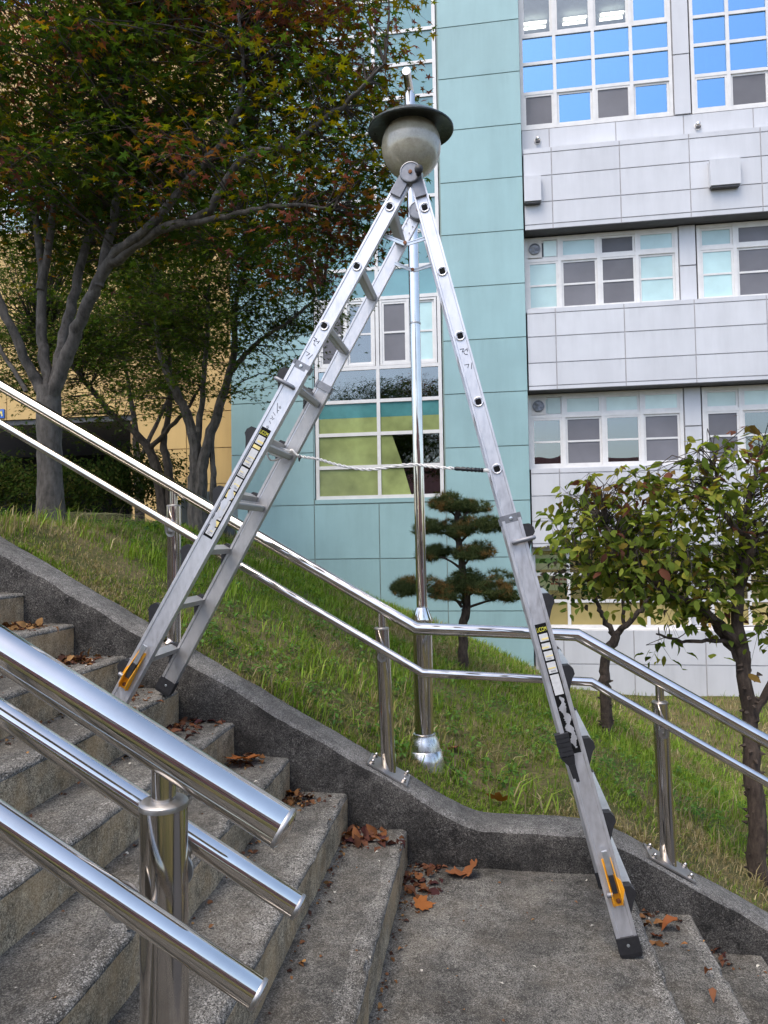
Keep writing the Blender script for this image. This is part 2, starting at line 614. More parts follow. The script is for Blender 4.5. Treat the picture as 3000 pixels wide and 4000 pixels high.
def rots(yaw, tilt, taz):
    """turn by yaw about Z, then tilt towards azimuth taz"""
    cy, sy = np.cos(yaw), np.sin(yaw)
    z = np.zeros_like(yaw)
    o = np.ones_like(yaw)
    Rz = np.stack([np.stack([cy, -sy, z], -1), np.stack([sy, cy, z], -1), np.stack([z, z, o], -1)], -2)
    ax, ay = -np.sin(taz), np.cos(taz)
    c, s = np.cos(tilt), np.sin(tilt)
    C = 1 - c
    Rt = np.stack([np.stack([c + ax * ax * C, ax * ay * C, ay * s], -1),
                   np.stack([ax * ay * C, c + ay * ay * C, -ax * s], -1),
                   np.stack([-ay * s, ax * s, c], -1)], -2)
    return Rt @ Rz

def segs(name, A, B, ra, rb, mat):
    """many straight tapered four-sided twigs in one mesh"""
    A, B = np.asarray(A, float), np.asarray(B, float)
    n = len(A)
    d = B - A
    d /= np.linalg.norm(d, axis=1)[:, None] + 1e-9
    ref = np.where(np.abs(d[:, 2:3]) < 0.9, np.array([[0, 0, 1.0]]), np.array([[1.0, 0, 0]]))
    e = np.cross(ref, d)
    e /= np.linalg.norm(e, axis=1)[:, None] + 1e-9
    f = np.cross(d, e)
    ra = np.asarray(ra)[:, None]
    rb = np.asarray(rb)[:, None]
    vs = np.stack([A + e * ra, A + f * ra, A - e * ra, A - f * ra, B + e * rb, B + f * rb, B - e * rb, B - f * rb], 1).reshape(-1, 3)
    q = np.array([0, 1, 5, 4, 1, 2, 6, 5, 2, 3, 7, 6, 3, 0, 4, 7])
    fs = (q[None] + (np.arange(n) * 8)[:, None]).ravel()
    return nmesh(name, vs, fs, 4, mat, None, True)

_G = rng.random((64, 64))
def vnoise(x, y, sc):
    x = np.asarray(x) * sc + 100
    y = np.asarray(y) * sc + 100
    i = np.floor(x).astype(int)
    j = np.floor(y).astype(int)
    fx, fy = x - i, y - j
    fx = fx * fx * (3 - 2 * fx)
    fy = fy * fy * (3 - 2 * fy)
    g = lambda a, b: _G[a % 64, b % 64]
    return (g(i, j) * (1 - fx) + g(i + 1, j) * fx) * (1 - fy) + (g(i, j + 1) * (1 - fx) + g(i + 1, j + 1) * fx) * fy
def fbm(x, y, sc):
    return (vnoise(x, y, sc) + 0.5 * vnoise(x + 7, y + 3, sc * 2.1) + 0.25 * vnoise(x + 1, y + 9, sc * 4.3)) / 1.75
# ------------------------------------------------------------------ terrain
_NX = [-14, -4.0, -3.1, -0.15, -0.05, 0.5, 0.6, 3.9, 4.6, 14]
_NZ = [1.86, 1.86, 1.80, 0.185, 0.155, 0.155, 0.13, -1.6, -1.66, -1.66]
_FX = [-14, -4.0, -3.2, -2.0, -1.0, 0.0, 1.0, 2.0, 3.0, 3.8, 5.0, 14]
_FZ = [1.86, 1.86, 1.78, 1.20, 0.70, 0.27, -0.13, -0.58, -1.12, -1.48, -1.62, -1.66]
def ground_z(x, y):
    x = np.asarray(x, float)
    y = np.asarray(y, float)
    d = np.clip(y - 3.85, 0, 12)
    xp = x + 0.02 * d * d * np.clip(1.15 - 0.02 * d, 0, 2)
    w = np.clip((y - 4.1) / 2.2, 0, 1)
    w = w * w * (3 - 2 * w)
    z = np.interp(xp, _NX, _NZ) * (1 - w) + np.interp(xp, _FX, _FZ) * w
    return z + (fbm(x, y, 1.3) - 0.5) * 0.10 * np.clip(d * 1.5, 0, 1)

def terrain(name, xs, ys, zf, mat):
    gx, gy = np.meshgrid(xs, ys)
    v = np.stack([gx, gy, zf(gx, gy)], -1).reshape(-1, 3)
    nx, ny = len(xs), len(ys)
    i = np.arange((ny - 1) * (nx - 1))
    a = (i // (nx - 1)) * nx + i % (nx - 1)
    f = np.stack([a, a + 1, a + nx + 1, a + nx], -1).ravel()
    o = bpy.data.objects.new(name, nmesh(name, v, f, 4, mat, None, True))
    COL.objects.link(o)
    return tag(o, kind='structure')

tag(terrain('grass_slope', np.linspace(-16, 16, 330), np.concatenate([np.linspace(3.80, 8, 70), np.linspace(8.1, 18, 60)]), ground_z, M['soil']), 'grassy bank sloping down beside the concrete stairs')
tag(terrain('ground', np.array([-400.0, -60, 60, 400]), np.array([-400.0, -60, 60, 400]), lambda x, y: x * 0 - 2.3, M['asphalt']), 'dark asphalt ground far below the stairs')
def near_z(x, y):
    return np.interp(x, _NX, _NZ) - 0.1
tag(terrain('near_bank', np.linspace(-16, 16, 120), np.linspace(-14, -1.42, 20), near_z, M['soil']), 'grassy bank on the near side of the stairs')

# ------------------------------------------------------------------ stairs
RISE, RUN = 0.173, 0.3055
NX1 = -0.437
LANDX = 0.625
stairs = thing('staircase', (0, 1.1, 0), 'weathered grey concrete stairs with a landing half way', kind='structure')
def step_solid(name, xn, xb, zt, zb, seed, y0=-1.4, y1=3.602):
    """a concrete step: riser at xn, tread back to xb, rounded worn nosing"""
    ny = 150
    ys = np.linspace(y0, y1, ny)
    sgn = 1.0 if xn > xb else -1.0
    r = 0.02
    prof = [(0, zb - 0.03, 0), (0, zb + (zt - zb) * 0.33, 0), (0, zb + (zt - zb) * 0.66, 0), (0, zt - r * 1.1, 0)]
    for a in (22, 45, 68):
        prof.append((r * (1 - math.cos(rad(a))), zt - r + r * math.sin(rad(a)), 1))
    L = abs(xn - xb)
    for q in np.concatenate([[r * 1.1], np.linspace(0.07, L + 0.03, max(4, int(L / 0.06)))]):
        prof.append((q, zt, 2))
    m = MB()
    P = len(prof)
    vs = []
    for y in ys:
        jn = (vnoise(y * 1.0, seed * 3.7, 9) - 0.5) * 0.014 + (vnoise(y, seed * 1.3, 31) - 0.5) * 0.008 + max(0.0, vnoise(y, seed * 2.9, 13) - 0.74) * 0.06
        for k, (dx, z, t) in enumerate(prof):
            w = 1.0 if t == 1 else 0.35
            if k == 8:
                dx = 0.045 + 0.05 * vnoise(y, seed * 5.1, 11)
            dz = (vnoise(dx * 3 + seed, y, 5) - 0.5) * 0.006 * (t == 2)
            vs.append((xn - sgn * (dx + (jn * w if t < 2 else 0) + (0.004 * vnoise(y, z * 5 + seed, 12) if t == 0 else 0)), y, z + dz - (abs(jn) * 0.5 if t == 1 else 0)))
    fs, mi = [], []
    for j in range(ny - 1):
        for k in range(P - 1):
            f = (j * P + k, (j + 1) * P + k, (j + 1) * P + k + 1, j * P + k + 1)
            fs.append(f if sgn > 0 else f[::-1])
            mi.append(1 if k < 3 else (2 if k < 8 else 0))
    m.add(vs, fs, 0, True)
    m.mi = mi
    # closing faces
    bz = zb - 0.25
    e = len(m.v)
    m.v += [(xn - sgn * 0.004, y0, bz), (xn - sgn * 0.004, y1, bz), (prof[-1][0] * -sgn + xn, y1, bz), (prof[-1][0] * -sgn + xn, y0, bz)]
    m.f += [(e, e + 3, e + 2, e + 1), tuple(range(P)) + (e + 3, e), tuple((ny - 1) * P + k for k in range(P))[::-1] + (e + 1, e + 2)]
    m.mi += [1, 1, 1]
    m.sm += [False] * 3
    return m.build(name, [M['tread'], M['riser'], M['nosing']], stairs)
for k in range(1, 15):
    xn = NX1 - (k - 1) * RUN
    step_solid('step', xn, xn - RUN, k * RISE, (k - 1) * RISE, k)
step_solid('landing', LANDX, NX1, 0.0, -0.168, 31)
for k in range(1, 10):
    xn = LANDX + k * RUN
    step_solid('step', xn, xn - RUN, -k * 0.168, -(k + 1) * 0.168, 40 + k)
slab('upper_landing', (-9, -1.4, 2.2), (NX1 - 14 * RUN + 0.02, 3.6, 14 * RISE + 0.171), M['tread'], stairs)

# ------------------------------------------------------------------ cheek wall
_WX = [-6.2, -5.0, -0.17, -0.09, 0.47, 0.60, 3.9, 5.0]
_WZ = [2.86, 2.86, 0.225, 0.195, 0.188, 0.150, -1.6, -1.6]
WF, WB = 3.60, 3.85
def wall_top(x):
    return float(sum(np.interp(x + d, _WX, _WZ) for d in (-0.05, -0.025, 0, 0.025, 0.05)) / 5)
wall = thing('stair_side_wall', (0, WF, 0), 'low dark weathered concrete wall along the far side of the stairs', 'wall')
m = MB()
xs = np.concatenate([np.arange(-6.2, -3.2, 0.1), np.arange(-3.2, 1.7, 0.03), np.arange(1.7, 5.0, 0.1)])
sec = [(0.0, -1.3, 0), (0.0, -0.5, 0), (0.0, -0.3, 0), (0.0, -0.2, 0), (0.0, -0.1, 0), (0.002, -0.045, 0), (0.010, -0.02, 1), (0.030, -0.004, 1), (0.07, 0, 1), (0.125, 0, 1), (0.18, 0, 1), (0.23, -0.005, 1), (0.25, -0.03, 0), (0.25, -0.5, 0), (0.25, -1.3, 0)]
K = len(sec)
vs, fs, mi = [], [], []
for x in xs:
    zt = wall_top(x)
    for (dy, dz, t) in sec:
        j = (vnoise(x, dy * 9 + dz * 4 + 3, 7) - 0.5) * 0.010 + (vnoise(x, dy * 20 + dz * 9, 24) - 0.5) * 0.006
        vs.append((x, WF + dy + (j if dy < 0.2 else 0), zt + dz + (j if t else 0)))
for i in range(len(xs) - 1):
    for k in range(K - 1):
        fs.append((i * K + k, (i + 1) * K + k, (i + 1) * K + k + 1, i * K + k + 1))
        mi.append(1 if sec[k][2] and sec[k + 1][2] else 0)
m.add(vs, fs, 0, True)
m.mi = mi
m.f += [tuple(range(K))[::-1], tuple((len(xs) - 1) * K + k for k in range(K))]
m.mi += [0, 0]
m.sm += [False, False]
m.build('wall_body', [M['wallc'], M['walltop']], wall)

# ------------------------------------------------------------------ buildings
GAP = 0.011
def panels(parent, xs, zs, y, mat, holes=(), depth=0.05, name='panel'):
    for i in range(len(xs) - 1):
        for j in range(len(zs) - 1):
            x0, x1, z0, z1 = xs[i], xs[i + 1], zs[j], zs[j + 1]
            cx, cz = (x0 + x1) / 2, (z0 + z1) / 2
            if any(h[0] < cx < h[1] and h[2] < cz < h[3] for h in holes):
                continue
            slab(name, (x0 + GAP, y, z0 + GAP), (x1 - GAP, y + depth, z1 - GAP), mat, parent)

def window(parent, xs, zs, y, kinds, fw=0.05, fmat='frame', fd=0.08, name='window', bars=None):
    """one glazed unit: outer frame, mullions, panes (kinds[row][col]); rows from below"""
    w = thing(name, (xs[0], y, zs[0]))
    w.parent = parent
    w.location = tuple(np.asarray((xs[0], y, zs[0])) - np.asarray(wloc(parent)))
    m = MB()
    for i, x in enumerate(xs):
        h = fw / 2
        m.box((x - h, y, zs[0] - fw / 2), (x + h, y + fd, zs[-1] + fw / 2))
    for j, z in enumerate(zs):
        for i in range(len(xs) - 1):
            m.box((xs[i] + fw / 2, y + 0.004, z - fw / 2), (xs[i + 1] - fw / 2, y + fd - 0.004, z + fw / 2))
    m.build('frame', M[fmat], w)
    for j in range(len(zs) - 1):
        for i in range(len(xs) - 1):
            k = kinds[j][i]
            if k is None:
                continue
            a = np.array((xs[i] + fw / 2, zs[j] + fw / 2))
            b = np.array((xs[i + 1] - fw / 2, zs[j + 1] - fw / 2))
            sash = k.endswith('+')
            k = k.rstrip('+')
            mid = k.endswith('=')
            k = k.rstrip('=')
            yy = y + 0.03
            if sash:
                s = 0.045
                q = MB()
                yo = y + 0.012 + 0.02 * ((i + j) % 2)
                q.box((a[0], yo, a[1]), (a[0] + s, yo + 0.035, b[1]))
                q.box((b[0] - s, yo, a[1]), (b[0], yo + 0.035, b[1]))
                q.box((a[0] + s, yo, a[1]), (b[0] - s, yo + 0.035, a[1] + s))
                q.box((a[0] + s, yo, b[1] - s), (b[0] - s, yo + 0.035, b[1]))
                if mid:
                    c = (a[1] + b[1]) / 2
                    q.box((a[0] + s, yo, c - s * 0.45), (b[0] - s, yo + 0.033, c + s * 0.45))
                q.build('sash', M['frame'], w)
                a = a + s
                b = b - s
                yy = yo + 0.015
            if k in ('glass_sky_tint', 'glass_dark') and rnd.random() < 0.55:
                w0_, f0 = b[0] - a[0], rnd.uniform(0.0, 0.5)
                slab('curtain', (a[0] + w0_ * f0, y + 0.15, a[1]), (a[0] + w0_ * min(1, f0 + rnd.uniform(0.25, 0.5)), y + 0.16, b[1]), M['curtain_pale'], w)
            pn = slab('pane', (a[0], yy, a[1]), (b[0], yy + 0.008, b[1]), M[k], w)
            pn.rotation_euler = (rnd.uniform(-0.007, 0.007), 0, rnd.uniform(-0.007, 0.007))
    return w

# ---- mint green block
GY = 15.0
green = thing('mint_building', (-2.4, GY, -0.6), 'mint green panelled building with a tall white framed window', 'building')
gx = [-5.66, -3.76, -2.32, -0.87, 0.90]
gz = [-2.4, -1.06, 0.10, 1.23, 2.42] + [2.42 + 1.155 * k for k in range(1, 12)]
WL_, WR_, WB_ = -3.70, -0.93, 2.55
hole = (WL_, WR_, WB_, 99)
slab('wall', (gx[0] + 0.02, GY + 0.014, -2.4), (WL_ - 0.04, GY + 0.3, 15.2), M['joint_mint'], green)
slab('wall', (WR_ + 0.04, GY + 0.014, -2.4), (gx[-1] - 0.01, GY + 0.45, 15.2), M['joint_mint'], green)
slab('wall', (WL_ - 0.039, GY + 0.0145, -2.4), (WR_ + 0.039, GY + 0.29, 2.52), M['joint_mint'], green)
panels(green, gx[:2], gz[4:], GY, M['mint'])
panels(green, gx[3:], gz[4:], GY, M['mint'])
panels(green, gx, gz[:5], GY, M['mint'])
slab('window_head', (-3.74, GY - 0.004, 2.44), (-0.89, GY + 0.05, 2.53), M['mint'], green)
slab('panel', (-3.755, GY, 2.56), (WL_ - 0.04, GY + 0.05, 15.1), M['mint'], green)
slab('wall', (gx[0] + 0.02, GY + 0.3, 15.0), (gx[-1] - 0.01, GY + 9, 15.2), M['joint_mint'], green)
slab('wall', (gx[-1] - 0.06, GY + 0.46, -2.4), (gx[-1] - 0.01, GY + 9, 15.0), M['mint'], green)
XM = -2.305
rows = [2.57, 3.23, 3.95, 4.67, 5.40, 6.93, 7.60, 8.37, 9.13, 9.88, 10.63, 11.38, 12.13, 12.88, 13.63, 14.4]
kk = [['glow_olive', None], ['glow_olive', None], [None, None], ['glass_dark', 'glass_dark'], [None, None]] + [['frost_teal', 'frost_teal']] * 10
M['frost_teal'] = pane_mat('teal_reflective_glass', (0.10, 0.235, 0.25), 0.08, 1.0)
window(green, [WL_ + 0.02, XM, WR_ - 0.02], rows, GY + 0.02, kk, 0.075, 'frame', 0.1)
for x0, x1 in ((WL_ + 0.07, XM - 0.05), (XM + 0.05, WR_ - 0.07)):
    xm = (x0 + x1) / 2
    window(green, [x0 + 0.03, xm, x1 - 0.03], [5.47, 6.86], GY + 0.03, [['screen=+', 'glass_dark=+'] if x0 < -3 else ['screen=+', 'frost=+']], 0.05)
# room behind the lower panes
slab('room_wall', (-3.9, GY + 1.6, 2.3), (-0.9, GY + 1.65, 4.75), M['room_olive'], green)
slab('room_wall', (-3.9, GY + 1.6, 4.76), (-0.9, GY + 1.65, 15), M['room'], green)
slab('room_floor', (-3.9, GY + 0.31, 2.2), (-0.9, GY + 1.6, 2.4), M['room'], green)
M['frost_teal2'] = pane_mat('teal_film_glass', (0.075, 0.235, 0.235), 0.12, 0.7, 0.3)
for xa, xb in ((-3.642, XM - 0.038), (XM + 0.038, -0.988)):
    slab('pane', (xa, GY + 0.05, 4.315), (xb, GY + 0.058, 4.632), M['frost_teal2'], green)
    slab('pane', (xa, GY + 0.05, 3.988), (xb, GY + 0.058, 4.313), M['glow_olive'], green)
for za, zb, ka, kb in ((2.608, 3.192, -1.62, -1.78), (3.268, 3.912, -1.80, -2.02)):
    q = [(XM + 0.038, za), (ka, za), (kb, zb), (XM + 0.038, zb)]
    MB().prism(q, V3(0, GY + 0.05, 0), V3(0, GY + 0.058, 0), V3(1, 0, 0), V3(0, 0, 1)).build('pane', M['glow_olive'], green)
    q = [(ka + 0.002, za), (-0.988, za), (-0.988, zb), (kb + 0.002, zb)]
    MB().prism(q, V3(0, GY + 0.0505, 0), V3(0, GY + 0.058, 0), V3(1, 0, 0), V3(0, 0, 1)).build('pane', M['glass_dark'], green)
m = MB()
for k in range(17):
    a = 0.012 * math.sin(k * 1.9)
    x = -1.98 + 0.06 * k
    m.box((x, GY + 0.2 + a, 2.45), (x + 0.058, GY + 0.215 + a, 3.95))
m.build('curtain', M['curtain'], green)
# blind slats behind the dark row
for k in range(5):
    slab('blind_slat', (-3.6, GY + 0.5, 4.78 + 0.12 * k), (-1.0, GY + 0.53, 4.82 + 0.12 * k), M['room'], green)

# ---- white block
SY, RY = 15.05, 15.38
white = thing('white_building', (5, SY, -1.6), 'white panelled building with ribbon windows and blue reflecting panes', 'building')
vx = [0.915, 1.51, 2.91, 4.30, 5.69, 7.08, 8.47, 9.86, 11.25]
XE = 11.25
def wbox(lo, hi, mat='joint_white', name='wall'):
    return slab(name, lo, hi, M[mat], white)
# spandrels stand forward of the glazing
for zs in ([8.19, 8.30, 8.78, 9.35, 9.85, 9.97], [4.74, 4.83, 5.32, 5.88, 6.38, 6.49], [1.42, 1.50, 1.97, 2.50, 2.97, 3.08]):
    panels(white, vx, zs, SY, M['white_panel'], depth=0.045)
    wbox((0.93, SY + 0.014, zs[0] + 0.012), (XE, RY + 0.25, zs[-1] - 0.012))
    wbox((0.93, SY + 0.002, zs[0] - 0.004), (XE, RY + 0.1, zs[0] + 0.010), 'soffit', 'soffit')
    wbox((0.93, SY + 0.047, zs[-1] - 0.011), (XE, RY + 0.02, zs[-1] + 0.004), 'white_panel', 'sill')
panels(white, vx, [9.99, 10.56], RY, M['white_panel'], depth=0.03)
wbox((0.93, RY + 0.012, 9.98), (XE, RY + 0.2, 10.56))
panels(white, [0.98] + vx[1:], [-2.4, -1.0, -0.30], SY, M['white_panel'], depth=0.045)
wbox((0.93, SY + 0.014, -2.4), (XE, RY + 0.2, -0.31))
wbox((0.93, SY + 0.03, -0.31), (XE, RY + 0.05, -0.285), 'frame', 'sill')
c1 = [0.95, 1.66, 2.48, 3.27, 4.07]
c2 = [4.52, 5.24, 6.05, 6.84, 7.64]
c3 = [8.1, 8.82, 9.63, 10.42, 11.2]
for cx0, cx1 in ((4.12, 4.46), (7.69, 8.04)):
    for za, zb in ((10.57, 11.87), (11.88, 13.3), (13.31, 15.0), (6.51, 7.3), (7.31, 8.17), (3.10, 3.9), (3.91, 4.72), (-0.28, 0.55), (0.56, 1.40)):
        slab('pier_panel', (cx0 + 0.01, RY - 0.02, za + 0.008), (cx1 - 0.01, RY + 0.03, zb - 0.008), M['white_panel'], white)
    wbox((cx0, RY + 0.025, -0.3), (cx1, RY + 0.2, 15))
B, S, D = 'glass_sky_tint', 'screen', 'glass_dark'
for c, v in ((c1, 0), (c2, 1), (c3, 0)):
    r0 = ['screen+', 'glass_sky_tint+', 'screen+', 'glass_sky_tint+'] if v == 0 else ['glass_sky_tint+', 'screen+', 'glass_sky_tint+', 'screen+']
    r3 = ['glass+', 'glass+', 'glass+', 'glass_sky_tint+'] if v == 0 else [B, B, B, B]
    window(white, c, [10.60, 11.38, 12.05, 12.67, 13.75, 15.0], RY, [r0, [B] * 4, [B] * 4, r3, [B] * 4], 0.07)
    t = ['screen', 'frost', 'screen', 'frost'] if v == 0 else ['frost', 'screen', 'frost', 'screen']
    window(white, c, [6.54, 7.65, 8.12], RY, [['frost=+', 'screen=+', 'screen=+', 'frost=+'] if v == 0 else ['frost=+', 'screen=+', 'screen=+', 'frost=+'], [x + '+' for x in t]], 0.07)
    t = ['frost_pale+', 'frost_pale+', 'frost_pale+', 'frost_pale+']
    window(white, c, [3.13, 4.23, 4.68], RY, [['glass_dark=+', 'screen=+', 'glass_dark=+', 'screen=+'] if v == 0 else ['screen=+', 'glass_dark=+', 'glass_dark=+', 'screen=+'], t], 0.07)
    window(white, [c[0], c[1], c[2] + 0.78, c[4]], [-0.25, 0.28, 0.85, 1.38], SY + 0.2, [['frost_ochre'] * 3, ['glass'] * 3, ['glass'] * 3], 0.065, 'frame', 0.06)
# rooms
for z0, z1 in ((10.0, 15.0), (6.4, 8.2), (3.0, 4.75), (-0.3, 1.42)):
    pass
wbox((0.93, RY + 2.6, 1.5), (XE, RY + 2.65, 15.0), 'room', 'room_wall')
for z in (1.3, 4.75, 8.18, 13.9):
    wbox((0.93, RY + 0.26, z), (XE, RY + 2.6, z + 0.1), 'room', 'room_ceiling')
wbox((XE - 0.05, SY + 0.05, -2.4), (XE, RY + 2.6, 15), 'white_panel')
wbox((0.93, RY + 0.1, 15.0), (XE, RY + 2.6, 15.15), 'white_panel', 'roof')
# brick wall and notices behind the ground-floor glass
t = NT('ochre_brick')
bt = t.n('TexBrick')
t.l(t.pos(), bt.inputs['Vector'])
mp = t.n('Mapping')
mp.inputs['Rotation'].default_value = (rad(90), 0, 0)
t.l(t.pos(), mp.inputs['Vector'])
t.l(mp.outputs[0], bt.inputs['Vector'])
bt.inputs['Scale'].default_value = 4.5
bt.inputs['Color1'].default_value = (0.78, 0.54, 0.18, 1)
bt.inputs['Color2'].default_value = (0.68, 0.46, 0.15, 1)
bt.inputs['Mortar'].default_value = (0.5, 0.34, 0.13, 1)
M['brick_ochre'] = t.set(bt.outputs['Color'], 0.8)
wbox((0.93, SY + 0.34, -0.28), (XE, SY + 0.44, 1.41), 'brick_ochre', 'brick_wall')
M['poster'] = plain('yellow_notice', (0.88, 0.80, 0.42), 0.6, 0, 0.06, 4)
M['poster_green'] = plain('green_notice', (0.34, 0.55, 0.12), 0.6, 0, 0.1, 4)
M['poster_red'] = plain('red_print', (0.55, 0.16, 0.06), 0.6, 0, 0.1, 20)
wbox((0.98, SY + 0.32, 0.94), (1.62, SY + 0.335, 1.26), 'poster', 'notice')
wbox((0.98, SY + 0.308, 1.08), (1.62, SY + 0.318, 1.18), 'poster_green', 'notice_band')
wbox((1.08, SY + 0.32, 0.50), (1.74, SY + 0.335, 0.82), 'poster', 'notice')
wbox((1.85, SY + 0.32, 0.52), (2.25, SY + 0.335, 0.80), 'poster', 'notice')
for r in range(2):
    for q in range(4):
        wbox((1.30 + 0.09 * q, SY + 0.308, 0.62 + 0.09 * r), (1.365 + 0.09 * q, SY + 0.318, 0.66 + 0.09 * r), 'poster_red', 'print_mark')
# ceiling lights of the lit top-floor room
for x, z in ((1.36, 13.76), (2.28, 13.761), (3.12, 13.762)):
    l = thing('ceiling_light', (x, RY + 1.2, z), 'lit fluorescent ceiling light seen through the top floor window ' + {1.36: 'by the mint wall', 2.28: 'in the second pane', 3.12: 'in the third pane'}[x], 'ceiling light', 'lit fluorescent ceiling lights')
    slab('lamp_body', (x - 0.29, RY + 1.17, z + 0.05), (x + 0.29, RY + 1.25, z + 0.10), M['frame'], l)
    for d in (0.0, 0.17):
        slab('tube', (x - 0.26, RY + 1.10 + d, z + 0.01), (x + 0.26, RY + 1.145 + d, z + 0.045), M['tube_light'], l)
    slab('hanger', (x - 0.02, RY + 1.2, z + 0.1), (x + 0.02, RY + 1.24, 13.905), M['frame'], l)
# hooded wall boxes, ports and fans on the white block
for x0, x1, lab in ((0.92, 1.27, 'white hooded vent box beside the mint wall'), (4.66, 5.24, 'larger white hooded vent box on the upper spandrel')):
    v = thing('vent_box', (x0, SY - 0.14, 8.73), lab, 'vent box', 'white vent boxes on the spandrel')
    slab('hood', (x0, SY - 0.14, 8.76), (x1, SY - 0.002, 9.30), M['white_panel'], v)
    slab('outlet', (x0 + 0.02, SY - 0.12, 8.72), (x1 - 0.02, SY - 0.01, 8.758), M['soffit'], v)
for x, z, lab in ((1.26, 10.30, 'small chrome vent cap near the mint corner'), (4.58, 10.28, 'chrome vent cap below the right hand window')):
    v = thing('round_vent', (x, RY, z), lab, 'vent cap', 'round chrome vent caps')
    MB().lathe([(0.075, 0), (0.075, 0.02), (0.066, 0.03), (0.06, 0.025)], (x, RY + 0.01, z), (0, -1, 0), 24).build('collar', M['frame'], v)
    MB().lathe([(0.058, 0.0), (0.055, 0.05), (0.04, 0.085), (0.015, 0.1)], (x, RY, z + 0.006), (0, -0.97, 0.25), 24).build('dome', M['steel'], v)
    MB().box((x - 0.045, RY - 0.085, z - 0.055), (x + 0.045, RY - 0.005, z - 0.03)).build('outlet', M['soffit'], v)
for z, lab in ((7.90, 'grey extractor fan in the upper ribbon window'), (4.46, 'grey extractor fan in the lower ribbon window')):
    v = thing('extractor_fan', (1.1, RY, z), lab, 'fan', 'extractor fans in the windows')
    slab('plate', (0.985, RY - 0.004, z - 0.19), (1.29, RY + 0.027, z + 0.19), M['frame_old'], v)
    MB().lathe([(0.125, 0), (0.125, 0.02), (0.105, 0.025), (0.1, 0.004)], (1.135, RY - 0.004, z), (0, -1, 0), 28).build('ring', M['hinge'], v)
    q = MB()
    for k in range(5):
        a = rad(72 * k)
        e = V3(math.cos(a), 0, math.sin(a))
        f2 = V3(-math.sin(a), 0.25, math.cos(a))
        q.obox(V3(1.135, RY - 0.018, z) + e * 0.055, e, f2, np.cross(e, f2), 0.08, 0.05, 0.003)
    q.build('blades', M['hinge'], v)
    slab('fixed_pane', (1.33, RY + 0.02, z - 0.17), (1.60, RY + 0.028, z + 0.17), M['frost_pale'], v)

# ---- ochre block
OY = 15.75
ochre = thing('ochre_building', (-9, OY, 2), 'ochre yellow building with a dark open undercroft behind the maples', 'building')
ox = [-16.5, -14.9, -13.3, -11.75, -10.1, -8.42, -7.05, -5.7]
oz = [4.74, 5.9, 7.1, 8.3, 9.45]
panels(ochre, ox, oz, OY, M['ochre'])
panels(ochre, ox[5:], [1.6, 3.02, 3.87, 4.74], OY, M['ochre'])
panels(ochre, ox, [10.7, 11.9, 13.1, 14.3, 15.2], OY, M['ochre'])
slab('wall', (-16.5, OY + 0.014, 4.75), (-5.68, OY + 0.4, 9.44), M['joint_ochre'], ochre)
slab('wall', (-16.5, OY + 0.014, 10.71), (-5.68, OY + 0.4, 15.2), M['joint_ochre'], ochre)
slab('wall', (-8.42, OY + 0.014, 1.5), (-5.68, OY + 5, 4.75), M['joint_ochre'], ochre)
for q in range(4):
    x0 = -16.4 + q * 2.7
    window(ochre, [x0, x0 + 0.9, x0 + 1.8, x0 + 2.6], [9.5, 10.1, 10.66], OY + 0.05, [['frost'] * 3] * 2, 0.08)
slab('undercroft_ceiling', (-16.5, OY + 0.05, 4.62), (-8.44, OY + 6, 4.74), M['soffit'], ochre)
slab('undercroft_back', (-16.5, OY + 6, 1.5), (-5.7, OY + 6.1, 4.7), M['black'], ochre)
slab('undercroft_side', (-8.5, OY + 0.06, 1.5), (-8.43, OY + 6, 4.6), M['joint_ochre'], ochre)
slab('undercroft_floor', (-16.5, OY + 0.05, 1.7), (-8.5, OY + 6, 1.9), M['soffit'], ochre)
slab('roof', (-16.5, OY + 0.05, 15.2), (-5.68, OY + 6, 15.35), M['joint_ochre'], ochre)
sg = thing('wall_sign', (-11.95, OY - 0.04, 4.77), 'blue sign with a yellow letter at the left edge', 'sign')
M['sign_blue'] = plain('sign_blue', (0.02, 0.12, 0.5), 0.4, 0, 0.05)
M['sign_yellow'] = plain('sign_yellow', (0.85, 0.72, 0.2), 0.5, 0, 0.05)
slab('board', (-12.35, OY - 0.04, 4.80), (-11.80, OY - 0.002, 5.02), M['sign_blue'], sg)
q = MB()
zb, zt2 = 4.84, 4.98
xl, xr = -12.0, -11.84
for a, b in (((xl, zb), (xl + 0.02, zt2)), ((xl + 0.02, zt2), ((xl + xr) / 2, zb + 0.02)), (((xl + xr) / 2, zb + 0.02), (xr - 0.02, zt2)), ((xr - 0.02, zt2), (xr, zb))):
    A = V3(a[0], OY - 0.046, a[1])
    Bv = V3(b[0], OY - 0.046, b[1])
    d = (Bv - A) / np.linalg.norm(Bv - A)
    q.obox((A + Bv) / 2, d, V3(-d[2], 0, d[0]), V3(0, 1, 0), np.linalg.norm(Bv - A), 0.026, 0.008)
q.build('letter', M['sign_yellow'], sg)
